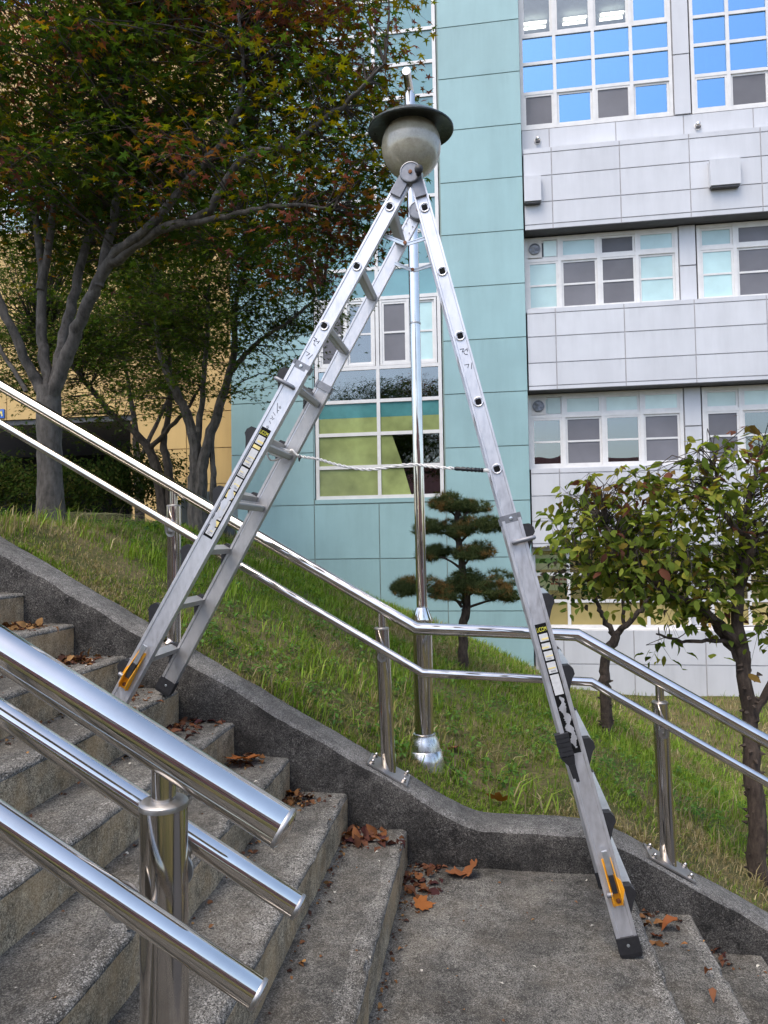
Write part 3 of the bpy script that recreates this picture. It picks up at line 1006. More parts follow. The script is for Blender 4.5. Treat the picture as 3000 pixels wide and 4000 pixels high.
# ------------------------------------------------------------------ far handrail
RAIL_R, LOW_R, POST_R = 0.0318, 0.0214, 0.0382
rail = thing('wall_handrail', (0, 3.72, 0.2), 'bright stainless steel handrail fixed along the top of the side wall', 'handrail')
TOPY, LOWY = 3.72, 3.62
top_pts = [(-6.0, 4.443), (-0.388, 1.175), (0.441, 1.145), (4.2, -1.03)]
low_pts = [(-6.0, 4.235), (-0.349, 0.961), (0.49, 0.927), (4.2, -1.225)]
MB().tube([V3(x, TOPY, z) for x, z in top_pts], RAIL_R, 28).build('top_rail', M['steel'], rail)
MB().tube([V3(x, LOWY, z) for x, z in low_pts], LOW_R, 22).build('lower_rail', M['steel'], rail)
def railz(pts, x):
    return float(np.interp(x, [p[0] for p in pts], [p[1] for p in pts]))
def plate_nuts(post, c, ex, ez, w, d):
    for sx in (-1, 1):
        for sy in (-1, 1):
            p = c + ex * (sx * w * 0.40) + V3(0, 1, 0) * (sy * d * 0.33)
            b = MB()
            b.lathe([(0.015, 0), (0.015, 0.003)], p, ez, 16)
            b.lathe([(0.0115, 0.0031), (0.0115, 0.012)], p, ez, 6, sm=False)
            b.lathe([(0.0095, 0.0121), (0.009, 0.018), (0.006, 0.0215), (0.001, 0.0225)], p, ez, 14)
            b.build('nut', M['steel_post'], post)
for xb, xt in ((-4.0, -4.0), (-1.744, -1.742), (-0.545, -0.572), (0.853, 0.836), (2.3, 2.3)):
    zb = wall_top(xb)
    zt = railz(top_pts, xt)
    P = MB()
    A = V3(xb, TOPY, zb - 0.01)
    T = V3(xt, TOPY, zt - RAIL_R - 0.075)
    P.tube([A, T], POST_R, 28, caps=False)
    post = P.build('post', M['steel_post'], rail)
    MB().lathe([(POST_R + 0.0012, -0.003), (POST_R + 0.0015, 0.002), (POST_R - 0.002, 0.0055), (0.022, 0.0075)], T, (0, 0, 1), 28).build('post_cap', M['steel_dull'], post)
    MB().tube([T + V3(0, 0, 0.004), V3(xt, TOPY, zt - RAIL_R * 0.8)], 0.0205, 20).build('neck', M['steel_post'], post)
    zl = railz(low_pts, xt)
    xl = xt + (xb - xt) * 0.25
    MB().tube([V3(xl, TOPY - POST_R * 0.6, zl - 0.065), V3(xl, LOWY + 0.01, zl - 0.055), V3(xl, LOWY, zl - 0.01)], 0.009, 12).build('bracket', M['steel_dull'], post)
    MB().lathe([(0.026, 0), (0.026, 0.006)], V3(xl, TOPY - POST_R - 0.002, zl - 0.06), (0, -1, 0), 18).build('bracket_plate', M['steel_dull'], post)
    sl = (wall_top(xb + 0.09) - wall_top(xb - 0.09)) / 0.18
    ex = V3(1, 0, sl) / math.hypot(1, sl)
    ez = V3(-sl, 0, 1) / math.hypot(1, sl)
    c = V3(xb, TOPY - 0.005, zb + 0.006)
    if xb == -1.744:
        MB().lathe([(0.072, -0.006), (0.072, 0.004), (0.05, 0.016), (0.041, 0.02)], c, ez, 28).build('base_flange', M['steel_post'], post)
    else:
        MB().obox(c, ex, V3(0, 1, 0), ez, 0.235, 0.17, 0.008).build('base_plate', M['steel_dull'], post)
        plate_nuts(post, c + ez * 0.004, ex, ez, 0.235, 0.17)

# ------------------------------------------------------------------ foreground handrail
fr = thing('middle_handrail', (-0.53, 1.1, RISE), 'thick stainless handrail in the foreground, ending above the lower steps', 'handrail')
def fz(x, z_end):
    return z_end + (-0.333 - x) * 0.566
x0 = -3.6
MB().tube([V3(x0, 1.1, fz(x0, 1.194)), V3(-0.333, 1.1, 1.194)], 0.0325, 40, dome=0.012).build('top_rail', M['steel'], fr)
MB().tube([V3(x0, 0.99, fz(x0, 1.005)), V3(-0.339, 0.99, 1.004)], 0.0214, 32, dome=0.008).build('near_lower_rail', M['steel'], fr)
MB().tube([V3(x0, 1.21, fz(x0, 1.014)), V3(-0.341, 1.21, 1.014)], 0.0214, 32, dome=0.008).build('far_lower_rail', M['steel'], fr)
_d = V3(1, 0, -0.566) / math.hypot(1, 0.566)
for (ex_, ey_, ez_, r_) in ((-0.333, 1.1, 1.194, 0.0325), (-0.339, 0.99, 1.004, 0.0214), (-0.341, 1.21, 1.014, 0.0214)):
    MB().lathe([(r_, -0.004), (r_ + 0.0009, -0.002), (r_ + 0.0009, 0.001), (r_, 0.003)], V3(ex_, ey_, ez_), _d, 40).build('weld_bead', M['steel_dull'], fr)
for xp, st in ((-0.535, 1), (-2.9, 9)):
    zt = fz(xp, 1.194) - 0.0325 - 0.052
    q = MB()
    q.tube([V3(xp, 1.1, st * RISE - 0.01), V3(xp, 1.1, zt)], 0.0381, 40, caps=False)
    post = q.build('post', M['steel_post'], fr)
    MB().lathe([(0.0392, -0.004), (0.0398, 0.0), (0.039, 0.004), (0.0355, 0.007), (0.03, 0.0082), (0.021, 0.009)], V3(xp, 1.1, zt), (0, 0, 1), 40).build('post_cap', M['steel_dull'], post)
    MB().tube([V3(xp, 1.1, zt + 0.005), V3(xp, 1.1, zt + 0.07)], 0.0195, 28).build('neck', M['steel_post'], post)
    MB().obox(V3(xp, 1.1, st * RISE + 0.004), V3(1, 0, 0), V3(0, 1, 0), V3(0, 0, 1), 0.17, 0.17, 0.01).build('base_plate', M['steel_dull'], post)
    for yy, ze in ((0.99, 1.005), (1.21, 1.014)):
        sg = -1 if yy < 1.1 else 1
        zl = fz(xp - 0.02, ze)
        MB().lathe([(0.032, 0), (0.032, 0.005)], V3(xp - (0.045 if sg < 0 else 0), 1.1 + sg * (0.05 if sg < 0 else 0.0385), zl - 0.04), (0, sg, 0), 28).build('bracket_plate', M['steel_dull'], post)
        MB().tube([V3(xp, 1.1 + sg * 0.033, zl - 0.05), V3(xp - 0.005, yy - sg * 0.012, zl - 0.045), V3(xp - 0.01, yy, zl - 0.005)], 0.008, 14).build('bracket', M['steel_dull'], post)

# ------------------------------------------------------------------ lamp post
LX, LY = -0.40, 4.2
lz = float(ground_z(LX, LY))
lamp = thing('globe_lamp_post', (LX, LY, lz), 'stainless lamp post with a dusty smoked globe under a dark disc shade', 'lamp post')
MB().lathe([(0.120, lz - 0.05), (0.113, lz + 0.025), (0.100, lz + 0.078), (0.094, lz + 0.083), (0.088, lz + 0.115), (0.078, lz + 0.145), (0.067, lz + 0.165), (0.067, lz + 0.175), (0.0605, lz + 0.178)], (LX, LY, 0), n=40).build('base', M['steel_base'], lamp)
MB().lathe([(0.057, lz + 0.17), (0.057, 1.152)], (LX, LY, 0), n=40).build('sleeve', M['steel_post'], lamp)
MB().lathe([(0.0575, 1.150), (0.0605, 1.155), (0.0605, 1.172), (0.037, 1.232), (0.034, 1.240)], (LX, LY, 0), n=40).build('collar', M['steel'], lamp)
MB().tube([V3(LX, LY, 1.23), V3(LX - 0.02, LY, 4.38)], 0.0318, 32).build('pole', M['steel'], lamp)
for z, r in ((2.95, 0.0325), (0.86, 0.0575)):
    MB().lathe([(r, 0), (r + 0.002, 0.002), (r + 0.002, 0.01), (r, 0.012)], (LX - 0.01 * (z > 2), LY, z), n=32).build('joint_ring', M['steel_dull'], lamp)
for z in (0.86, 1.09):
    MB().lathe([(0.006, 0), (0.006, 0.004), (0.003, 0.006)], (LX + 0.022, LY - 0.053, z), (0.35, -1, 0), 10).build('bolt', M['steel'], lamp)
t = NT('smoked_globe')
n1 = t.noise(16, 6, 0.7)
n2 = t.noise(120, 3, 0.7)
colr = t.ramp(t.mix(0.3, n1, n2), [(0.3, (0.27, 0.245, 0.18)), (0.5, (0.39, 0.36, 0.275)), (0.72, (0.49, 0.455, 0.36))])
M['globe'] = t.set(colr, t.rng(n1, 0.35, 0.65, 0.10, 0.24), 0, 1.0)
M['globe_cap'] = plain('globe_neck_cap', (0.33, 0.43, 0.4), 0.35, 0, 0.15, 20)
t = NT('oxidised_shade')
colr = t.ramp(t.mix(0.5, t.noise(9, 6, 0.7), t.noise(40, 4, 0.7)), [(0.36, (0.028, 0.03, 0.028)), (0.52, (0.055, 0.062, 0.058)), (0.64, (0.12, 0.145, 0.13))])
M['shade'] = t.set(colr, 0.35, 0.45, 0.6)
gx0 = LX - 0.015
R0 = 0.182
prof = []
for k in range(0, 33):
    a = -math.pi / 2 + math.pi * k / 32
    prof.append((max(0.002, R0 * math.cos(a)), 4.05 + R0 * math.sin(a) * 1.05))
MB().lathe(prof, (gx0, LY, 0), n=56).build('globe', M['globe'], lamp)
MB().lathe([(0.066, 3.846), (0.072, 3.868), (0.074, 3.905), (0.069, 3.93)], (gx0, LY, 0), n=32).build('globe_holder', M['globe_cap'], lamp)
MB().lathe([(0.15, 0.0), (0.19, 0.004), (0.258, -0.018), (0.2625, -0.012), (0.262, -0.004), (0.2, 0.04), (0.12, 0.085), (0.04, 0.112)], (gx0, LY, 4.165), (0.02, -0.05, 1), n=56).build('shade', M['shade'], lamp)
for a in range(0, 360, 45):
    p = V3(gx0 + 0.222 * math.cos(rad(a)), LY + 0.222 * math.sin(rad(a)), 4.158)
    MB().lathe([(0.004, 0), (0.0035, 0.003)], p, (0, 0, -1), 8).build('rivet', M['black'], lamp)
MB().lathe([(0.0225, 4.25), (0.0225, 4.40)], (LX - 0.02, LY, 0), n=24).build('finial', M['steel'], lamp)
MB().tube([V3(LX - 0.02, LY + 0.02, 4.418), V3(LX - 0.02, LY - 0.16, 4.425)], 0.0255, 24).build('arm_stub', M['steel'], lamp)

# ------------------------------------------------------------------ ladder
HXZ = {'L': (-0.309, 3.247), 'R': (-0.283, 3.247)}
UU = {'L': V3(-0.5004, 0, -0.8658), 'R': V3(0.2398, 0, -0.9708)}
OO = {'L': V3(-0.8658, 0, 0.5004), 'R': V3(0.9708, 0, 0.2398)}
EY = V3(0, 1, 0)
OUT0 = {'L': 0.968, 'R': 1.569}
END = {'L': 2.735, 'R': 3.335}
NEARY = lambda s: 3.0 - 0.021 * s
FARY = lambda s: 3.37 + 0.030 * s
def lp(side, s, a=0.0, y=None):
    h = HXZ[side]
    p = V3(h[0], 0, h[1]) + UU[side] * s + OO[side] * a
    p[1] = NEARY(s) if y is None else y
    return p
ladder = thing('aluminium_ladder', (-0.4, 3.1, 0), 'tall aluminium folding ladder straddling the handrail, hinged under the lamp', 'ladder')
def chan(W, D, lip=0.008, rec=0.003):
    w, d = W / 2, D / 2
    return [(-w, -d), (-w + lip, -d), (-w + lip + 0.002, -d + rec), (w - lip - 0.002, -d + rec), (w - lip, -d), (w, -d),
            (w, d), (w - lip, d), (w - lip - 0.002, d - rec), (-w + lip + 0.002, d - rec), (-w + lip, d), (-w, d)]
IW, ID, OW, OD = 0.062, 0.026, 0.080, 0.040
EE = {}
for side in 'LR':
    for near in (True, False):
        yf = NEARY if near else FARY
        ofs = -0.004 if near else 0.004
        s0, s1 = 0.045, 1.82
        MB().prism(chan(IW, ID), lp(side, s0, 0, yf(s0)), lp(side, s1, 0, yf(s1)), OO[side], EY).build('inner_stringer', M['alum'], ladder)
        s0, s1 = OUT0[side], END[side] - 0.02
        MB().prism(chan(OW, OD, 0.012, 0.004), lp(side, s0, 0.003, yf(s0) + ofs), lp(side, s1, 0.003, yf(s1) + ofs), OO[side], EY).build('outer_stringer', M['alum'] if near else M['alum_dark'], ladder)
        # rubber foot
        s2 = END[side]
        f = MB()
        pr = chan(OW + 0.008, OD + 0.008, 0.012, 0.0)
        f.prism(pr, lp(side, s2 - 0.075, 0.003, yf(s2) + ofs), lp(side, s2 - 0.012, 0.003, yf(s2) + ofs), OO[side], EY)
        f.prism(pr, lp(side, s2 - 0.012, 0.003, yf(s2) + ofs), lp(side, s2 + 0.004, 0.003, yf(s2) + ofs), OO[side], EY, prof2=[(a * 0.86, b * 0.86) for a, b in pr])
        f.build('rubber_foot', M['rubber'], ladder)
        MB().lathe([(0.006, 0), (0.006, 0.002), (0.003, 0.003)], lp(side, s2 - 0.045, 0.0, yf(s2) + ofs - (OD / 2 + 0.004)), (0, -1, 0), 12).build('rivet', M['zinc'], ladder)
    # rungs of the inner section
    for k in range(6):
        s = 0.168 + 0.2955 * k
        if s > OUT0[side] + 0.75:
            continue
        pr = [(-0.024, -0.010), (-0.020, -0.016), (-0.010, -0.016), (-0.008, -0.012), (0.008, -0.012), (0.010, -0.016), (0.020, -0.016), (0.024, -0.010), (0.024, 0.010), (0.020, 0.016), (-0.020, 0.016), (-0.024, 0.010)]
        MB().prism(pr, lp(side, s, 0, NEARY(s) + ID / 2), lp(side, s, 0, FARY(s) - ID / 2), OO[side], UU[side]).build('rung', M['alum_dark'], ladder)
        if s < OUT0[side] - 0.05:
            for yf, sgn in ((NEARY, -1), (FARY, 1)):
                c = lp(side, s, 0.002, yf(s) + sgn * (ID / 2 - 0.0015))
                b = MB()
                b.lathe([(0.0215, 0), (0.0215, 0.0035), (0.019, 0.0045), (0.0165, 0.0035), (0.016, 0.002)], c, (0, sgn, 0), 24)
                b.build('rung_boss', M['alum'], ladder)
                e1 = OO[side]
                e2 = UU[side]
                rr = 0.0125
                sq = [(-rr, -rr * 0.6), (-rr * 0.6, -rr), (rr * 0.6, -rr), (rr, -rr * 0.6), (rr, rr * 0.6), (rr * 0.6, rr), (-rr * 0.6, rr), (-rr, rr * 0.6)]
                MB().prism(sq, c + EY * sgn * 0.002, c + EY * sgn * 0.004, e1, e2).build('rung_socket', M['black'], ladder)
    # rungs and corner blocks of the outer section
    for k in range(6):
        s = OUT0[side] + 0.06 + 0.297 * k
        if k == 5:
            s -= 0.01
        pr = [(-0.022, -0.014), (0.022, -0.014), (0.022, 0.014), (-0.022, 0.014)]
        off = 0.056
        MB().prism(pr, lp(side, s, off, NEARY(s) - 0.012), lp(side, s, off, FARY(s) + 0.012), OO[side], UU[side]).build('outer_rung', M['alum_dark'] if side == 'L' else M['alum'], ladder)
        for yf, sgn in ((NEARY, -1), (FARY, 1)):
            b = MB()
            pr2 = [(0.043, -0.030), (0.070, -0.026), (0.083, -0.006), (0.083, 0.014), (0.072, 0.026), (0.062, 0.042), (0.043, 0.080)]
            y0 = yf(s) + sgn * 0.001
            b.prism(pr2, lp(side, s, 0, y0 - 0.019), lp(side, s, 0, y0 + 0.019), OO[side], UU[side])
            b.build('corner_block', M['rubber'], ladder)
# clamp bands and locking pins
for side in 'LR':
    for near in (True, False):
        yf = NEARY if near else FARY
        sgn = -1 if near else 1
        s = OUT0[side]
        c = lp(side, s - 0.004, 0.003, yf(s))
        b = MB()
        b.prism(chan(OW + 0.006, OD + 0.005, 0.01, 0.002), c - UU[side] * 0.018, c + UU[side] * 0.016, OO[side], EY)
        cl = b.build('clamp_band', M['hinge'], ladder)
        MB().lathe([(0.008, 0), (0.007, 0.003), (0.003, 0.004)], c + EY * sgn * (OD / 2), (0, sgn, 0), 14).build('clamp_rivet', M['zinc'], cl)
        s = OUT0[side] + 0.095
        c = lp(side, s, -0.012, yf(s) + sgn * (OD / 2 - 0.004))
        pth = [c, c + EY * sgn * 0.016, c + EY * sgn * 0.024 + OO[side] * 0.012, c + EY * sgn * 0.025 + OO[side] * 0.075, c + EY * sgn * 0.020 + OO[side] * 0.085]
        MB().tube(pth, 0.0095, 14, dome=0.005).build('locking_pin', M['hinge'], ladder)
# hinges
for near in (True, False):
    y0 = 2.985 if near else 3.385
    sgn = -1
    c = V3(-0.2985, y0, 3.236) if near else V3(-0.300, y0 - 0.03, 3.243)
    hb = MB()
    for side in 'LR':
        a = lp(side, 0.02, 0, y0)
        e = lp(side, 0.115, 0, y0)
        hb.obox((a + e) / 2 + EY * (0.0 if side == 'L' else 0.004), OO[side], EY, UU[side], IW - 0.014, ID + 0.006, 0.10)
    hin = hb.build('hinge', M['hinge'], ladder)
    MB().lathe([(0.047, -0.045), (0.047, -0.004), (0.045, 0.0), (0.041, 0.001), (0.040, -0.002), (0.006, -0.002)], c + EY * -0.026, (0, -1, 0), 40).build('hinge_disc', M['hinge'], hin)
    MB().lathe([(0.009, 0), (0.008, 0.004), (0.003, 0.005)], c + EY * -0.0245, (0, -1, 0), 16).build('pivot', M['rust'], hin)
    if near:
        MB().lathe([(0.012, 0), (0.012, 0.02), (0.0175, 0.024), (0.0185, 0.032), (0.0175, 0.04), (0.010, 0.046), (0.002, 0.047)], c + V3(0.037, -0.026, -0.014), (0.1, -1, 0.1), 24).build('release_knob', M['rubber'], hin)
        p = lp('R', 0.085, 0.006, NEARY(0) - ID / 2 - 0.001)
        MB().prism([(-0.012, -0.012), (0.006, -0.02), (0.02, 0.03), (0.004, 0.036)], p, p + EY * -0.0015, OO['R'], UU['R']).build('worn_patch', M['rust'], ladder, label='brown torn label patch below the hinge knob')
    for side in 'LR':
        for s, a in ((0.075, -0.017), (0.075, 0.017), (0.11, -0.017), (0.11, 0.017)):
            MB().lathe([(0.0035, 0), (0.003, 0.0022), (0.001, 0.003)], lp(side, s, a, (NEARY(0) if near else FARY(0)) - ID / 2), (0, -1, 0), 10).build('rivet', M['hinge'], ladder)
# folding stays
for y0, dz in ((3.035, 0.0), (3.345, 0.0)):
    L0 = lp('L', 0.275, -0.028, y0)
    R0_ = lp('R', 0.275, -0.028, y0)
    mid = (L0 + R0_) / 2 + V3(0, 0, -0.032)
    st = MB().lathe([(0.008, 0), (0.008, 0.008)], mid + EY * -0.01, (0, -1, 0), 14).build('stay_pivot', M['rust'], ladder)
    for e, o in ((L0, 0.0), (R0_, 0.004)):
        d = (mid - e)
        ln = np.linalg.norm(d)
        d = d / ln
        nrm = V3(-d[2], 0, d[0])
        pr = [(-0.0085, -0.003), (-0.0045, -0.003), (-0.0035, 0.0), (0.0035, 0.0), (0.0045, -0.003), (0.0085, -0.003), (0.0085, 0.003), (-0.0085, 0.003)]
        MB().prism(pr, e + EY * o, mid + EY * o, nrm, EY).build('stay', M['zinc'], st)

# leveller brackets near the feet
def leveller(side, s):
    e1, u = OO[side], UU[side]
    y0 = NEARY(s) - OD / 2 - 0.004
    c = lp(side, s, 0.01, y0)
    k = MB()
    pr = [(-0.02, -0.10), (-0.026, 0.085), (0.012, 0.085), (0.034, 0.03), (0.030, -0.005), (0.012, -0.03), (-0.004, -0.06), (-0.012, -0.10)]
    k.prism(pr, c, c - EY * 0.003, e1, u)
    b = k.build('leveller_plate', M['yellow_steel'], ladder)
    for q in (0.0, 1.0):
        k = MB()
        pr = [(-0.10, 0.0), (-0.07, 0.012), (-0.03, 0.022), (0.02, 0.038), (0.06, 0.036), (0.085, 0.015), (0.085, 0)]
        aa = c + e1 * (-0.022 + 0.034 * q)
        k.prism(pr, aa, aa + e1 * 0.003, u, -EY)
        k.build('leveller_cheek', M['yellow_steel'], b)
    MB().obox(c - EY * 0.016 + u * -0.085 + e1 * -0.004, e1, EY, u, 0.020, 0.010, 0.10).build('leveller_lever', M['zinc'], b)
    MB().obox(c - EY * 0.020 + u * -0.01 + e1 * -0.004, e1, EY, u, 0.020, 0.016, 0.07).build('leveller_grip', M['rubber'], b)
    sg = 1 if side == 'L' else -1
    MB().lathe([(0.010, 0.0), (0.010, 0.020), (0.007, 0.024)], c - EY * 0.022 + u * 0.03 + e1 * 0.016 * sg, e1 * sg, 14).build('leveller_bolt', M['hinge'], b)
    MB().lathe([(0.009, 0), (0.009, 0.004), (0.005, 0.006)], c - EY * 0.003 + u * 0.066, (0, -1, 0), 12).build('leveller_screw', M['rust'], b)
    return b
leveller('L', 2.50)
leveller('R', 3.055)
# hand grip on the right leg
g = MB()
s = 2.50
for k in range(5):
    c = lp('R', s + 0.018 * k - 0.04, -0.033, NEARY(s) - 0.018)
    g.obox(c, OO['R'], EY, UU['R'], 0.056 if k % 2 == 0 else 0.054, 0.034, 0.0155)
    g.obox(c + UU['R'] * 0.009, OO['R'], EY, UU['R'], 0.050, 0.029, 0.003)
c = lp('R', s + 0.045, -0.033, NEARY(s) - 0.018)
g.prism([(-0.028, -0.017), (0.028, -0.017), (0.028, 0.017), (-0.028, 0.017)], c, c + UU['R'] * 0.035, OO['R'], EY, prof2=[(-0.006, -0.012), (0.022, -0.012), (0.022, 0.012), (-0.006, 0.012)])
g.prism([(-0.006, -0.012), (0.022, -0.012), (0.022, 0.012), (-0.006, 0.012)], c + UU['R'] * 0.0355, c + UU['R'] * 0.105, OO['R'], EY, prof2=[(0.0, -0.008), (0.022, -0.008), (0.022, 0.008), (0.0, 0.008)])
g.build('hand_grip', M['rubber'], ladder)

# labels and handwriting on the near stringers (flat print on the face)
def face_pt(side, s, a, out, outer):
    d = (OD / 2 - 0.004 + 0.004) if outer else (ID / 2 - 0.003)
    return lp(side, s, a + (0.003 if outer else 0), NEARY(s) - d - out)
def sticker(parent, name, side, s, a, ls, la, mat, out, outer=True):
    y = face_pt(side, s, a, out, outer)
    b = MB()
    tlt = (NEARY(s + 0.5) - NEARY(s)) / 0.5
    u = UU[side] + EY * tlt
    u = u / np.linalg.norm(u)
    n = np.cross(OO[side], u)
    b.obox(y, OO[side], n, u, la, 0.0006, ls)
    return b.build(name, M[mat], parent)
def strokes(parent, name, side, s0, a0, sc, paths, outer, r=0.0013, mat='ink'):
    b = MB()
    for pth in paths:
        pts = [face_pt(side, s0 + p[1] * sc, a0 + p[0] * sc, 0.0006, outer) for p in pth]
        for i in range(len(pts) - 1):
            d = pts[i + 1] - pts[i]
            ln = np.linalg.norm(d)
            if ln < 1e-6:
                continue
            d = d / ln
            nn = np.cross(EY, d)
            b.obox((pts[i] + pts[i + 1]) / 2 - EY * 0.0001 * i, d, nn, np.cross(d, nn), ln + r * 0.8, r * 2, 0.0004)
    return b.build(name, M[mat], parent)
def flip(side, paths):
    # writing is read with its right-hand side to the right of the picture
    return [[((-x if side == 'L' else x), y) for x, y in p] for p in paths]
JEON = [[(-0.5, 0.0), (0.0, 0.05), (-0.3, 0.42), (0.0, 0.45)], [(0.05, 0.3), (0.45, 0.25)], [(0.45, 0.1), (0.38, 0.55)], [(-0.1, 0.62), (-0.02, 0.85), (0.3, 0.95)]]
GI = [[(-0.45, 0.02), (0.1, 0.06), (-0.15, 0.5)], [(0.5, 0.0), (0.25, 0.75)]]
for side, s in (('L', 0.83), ('R', 0.82)):
    strokes(ladder, 'handwriting', side, s - 0.005, 0.002, 0.032, flip(side, JEON), False)
    strokes(ladder, 'handwriting', side, s + 0.065, 0.002, 0.034, flip(side, GI), False)
# faint column of handwriting on the left outer stringer
hw = [[(0.5, 0), (-0.3, 1.5)], [(-0.2, 0.2), (-0.45, 0.5), (-0.2, 0.6), (0.0, 0.3)], [(-0.4, 1.0), (-0.1, 1.1), (-0.3, 1.5)], [(0.4, 1.7), (-0.2, 2.0)], [(0.3, 2.3), (0.0, 2.6), (0.3, 2.9)], [(-0.3, 2.5), (-0.1, 2.9)], [(0.2, 3.3), (-0.2, 3.6)], [(-0.1, 4.1), (0.2, 4.3), (-0.1, 4.6), (-0.2, 4.3)], [(0.2, 5.1), (-0.2, 5.6)], [(-0.1, 5.9), (0.15, 6.2), (-0.15, 6.5)]]
strokes(ladder, 'handwriting', 'L', 1.155, 0.0, 0.026, hw, True, 0.0011)
def label_strip(side, s0, ln, blocks):
    st = sticker(ladder, 'sticker', side, s0 + ln / 2, 0.0, ln, 0.046, 'black', 0.0006)
    for (p, l, mt, inner) in blocks:
        b = sticker(st, 'sticker_block', side, s0 + p + l / 2, 0.0, l - 0.003, 0.035, mt, 0.0013)
        for k in range(inner):
            sticker(st, 'sticker_print', side, s0 + p + l * (0.42 + 0.5 * (k + 0.5) / inner), rnd.uniform(-0.006, 0.006), l * 0.22 / max(1, inner), rnd.uniform(0.014, 0.03), 'grey_print' if k % 3 else 'yellow_label', 0.0020)
    # LICOM wordmark
    cu = bpy.data.curves.new('wordmark', 'FONT')
    cu.body = 'LICOM'
    cu.align_x = 'CENTER'
    cu.size = 0.022
    tmp = bpy.data.objects.new('wordmark', cu)
    COL.objects.link(tmp)
    dg = bpy.context.evaluated_depsgraph_get()
    me = bpy.data.meshes.new_from_object(tmp.evaluated_get(dg))
    bpy.data.objects.remove(tmp)
    o = bpy.data.objects.new('wordmark', me)
    me.materials.clear()
    me.materials.append(M['lime'])
    COL.objects.link(o)
    o.parent = st
    e1 = OO[side] * (1 if side == 'R' else -1)
    u = UU[side]
    p = face_pt(side, s0 + 0.032, 0.0, 0.0020, True)
    sx, sy = 0.62, 1.15
    o.matrix_world = Matrix(((e1[0] * sx, -u[0] * sy, 0, p[0]), (0, 0, -1, p[1]), (e1[2] * sx, -u[2] * sy, 0, p[2]), (0, 0, 0, 1)))
    o.matrix_parent_inverse = Matrix.Translation(Vector(wloc(st))).inverted()
    mw = o.matrix_world.copy()
    o.matrix_world = mw
    return st
stL = label_strip('L', 1.275, 0.545, [(0.038, 0.042, 'white_label', 1), (0.084, 0.018, 'yellow_label', 0), (0.104, 0.085, 'white_label', 5), (0.195, 0.048, 'white_label', 3), (0.247, 0.062, 'white_label', 2), (0.312, 0.040, 'yellow_label', 1), (0.356, 0.10, 'white_label', 3), (0.46, 0.028, 'yellow_label', 0), (0.49, 0.045, 'white_label', 3)])
stR = label_strip('R', 2.01, 0.53, [(0.040, 0.034, 'white_label', 1), (0.079, 0.028, 'white_label', 1), (0.112, 0.040, 'white_label', 2), (0.157, 0.048, 'white_label', 2), (0.209, 0.085, 'white_label', 0)])
# peeled silver streak through the labels
for side, st, s0, ln in (('L', stL, 1.275 + 0.28, 0.24), ('R', stR, 2.01 + 0.30, 0.21)):
    b = MB()
    n_ = 44
    L_, R__ = [], []
    for k in range(n_ + 1):
        f_ = k / n_
        c_ = 0.004 + 0.010 * (math.sin(f_ * 19) * 0.45 + (f_ - 0.5)) + rnd.uniform(-0.002, 0.002)
        h_ = (0.0115 + 0.004 * math.sin(f_ * 31 + 1)) * min(1, 6 * f_ + 0.2, 6 * (1 - f_) + 0.2) + rnd.uniform(-0.002, 0.002)
        L_.append(face_pt(side, s0 + ln * f_, max(-0.021, c_ - h_), 0.0024, True))
        R__.append(face_pt(side, s0 + ln * f_, min(0.021, c_ + h_), 0.0024, True))
    for k in range(n_):
        q_ = (0, 1, 2, 3) if side == 'L' else (3, 2, 1, 0)
        b.add([L_[k], R__[k], R__[k + 1], L_[k + 1]], [q_])
    b.build('peeled_patch', M['alum'], st)
strokes(stR, 'handwriting', 'R', 2.01 + 0.225, -0.010, 0.011, flip('R', [[(-0.6, 0), (-0.9, 0.5), (-0.5, 0.8)], [(-0.2, 0.2), (-0.2, 1.2)], [(-0.9, 1.5), (0.0, 1.6)], [(-0.8, 2.2), (-0.1, 2.2), (-0.4, 2.8)], [(-0.8, 3.3), (0, 3.4)], [(-0.8, 4.0), (-0.1, 4.0)], [(-0.7, 4.6), (-0.1, 4.8)], [(-0.8, 5.4), (0, 5.4)]]), True, 0.0009)
strokes(stR, 'handwriting', 'R', 2.01 + 0.235, 0.010, 0.013, flip('R', [[(0.3, 0.0), (-0.2, 0.3), (0.2, 0.6), (-0.3, 0.9)], [(0, 1.6), (0, 2.2)], [(0.1, 2.9), (-0.3, 3.3), (0.1, 3.7), (0.3, 3.3), (-0.1, 3.2)]]), True, 0.0010)

# ------------------------------------------------------------------ cord between the legs
pts = [(-0.99, 3.42, 2.085), (-0.955, 3.37, 2.10), (-0.92, 3.37, 2.07), (-0.82, 3.35, 2.05), (-0.70, 3.3, 2.01), (-0.55, 3.25, 1.98), (-0.35, 3.18, 1.99), (-0.23, 3.13, 1.97), (-0.08, 3.08, 1.95), (0.0, 3.05, 1.94)]
cord = thing('twisted_cord', pts[3], 'white twisted cord tied between the two ladder legs', 'cord')
def smooth_path(P, n):
    P = np.asarray(P, float)
    t = np.linspace(0, len(P) - 1, n)
    out = []
    for q in t:
        i = min(int(q), len(P) - 2)
        f = q - i
        p0, p1, p2, p3 = P[max(i - 1, 0)], P[i], P[i + 1], P[min(i + 2, len(P) - 1)]
        out.append(0.5 * ((2 * p1) + (-p0 + p2) * f + (2 * p0 - 5 * p1 + 4 * p2 - p3) * f * f + (-p0 + 3 * p1 - 3 * p2 + p3) * f ** 3))
    return np.array(out)
C = smooth_path(pts, 160)
for ph in (0, math.pi):
    th = np.linspace(0, 2 * math.pi * 22, len(C)) + ph
    off = np.stack([np.zeros(len(C)), np.cos(th) * 0.0042, np.sin(th) * 0.0042], -1)
    MB().tube(list(C + off), 0.0036, 7).build('strand', M['rope'], cord)
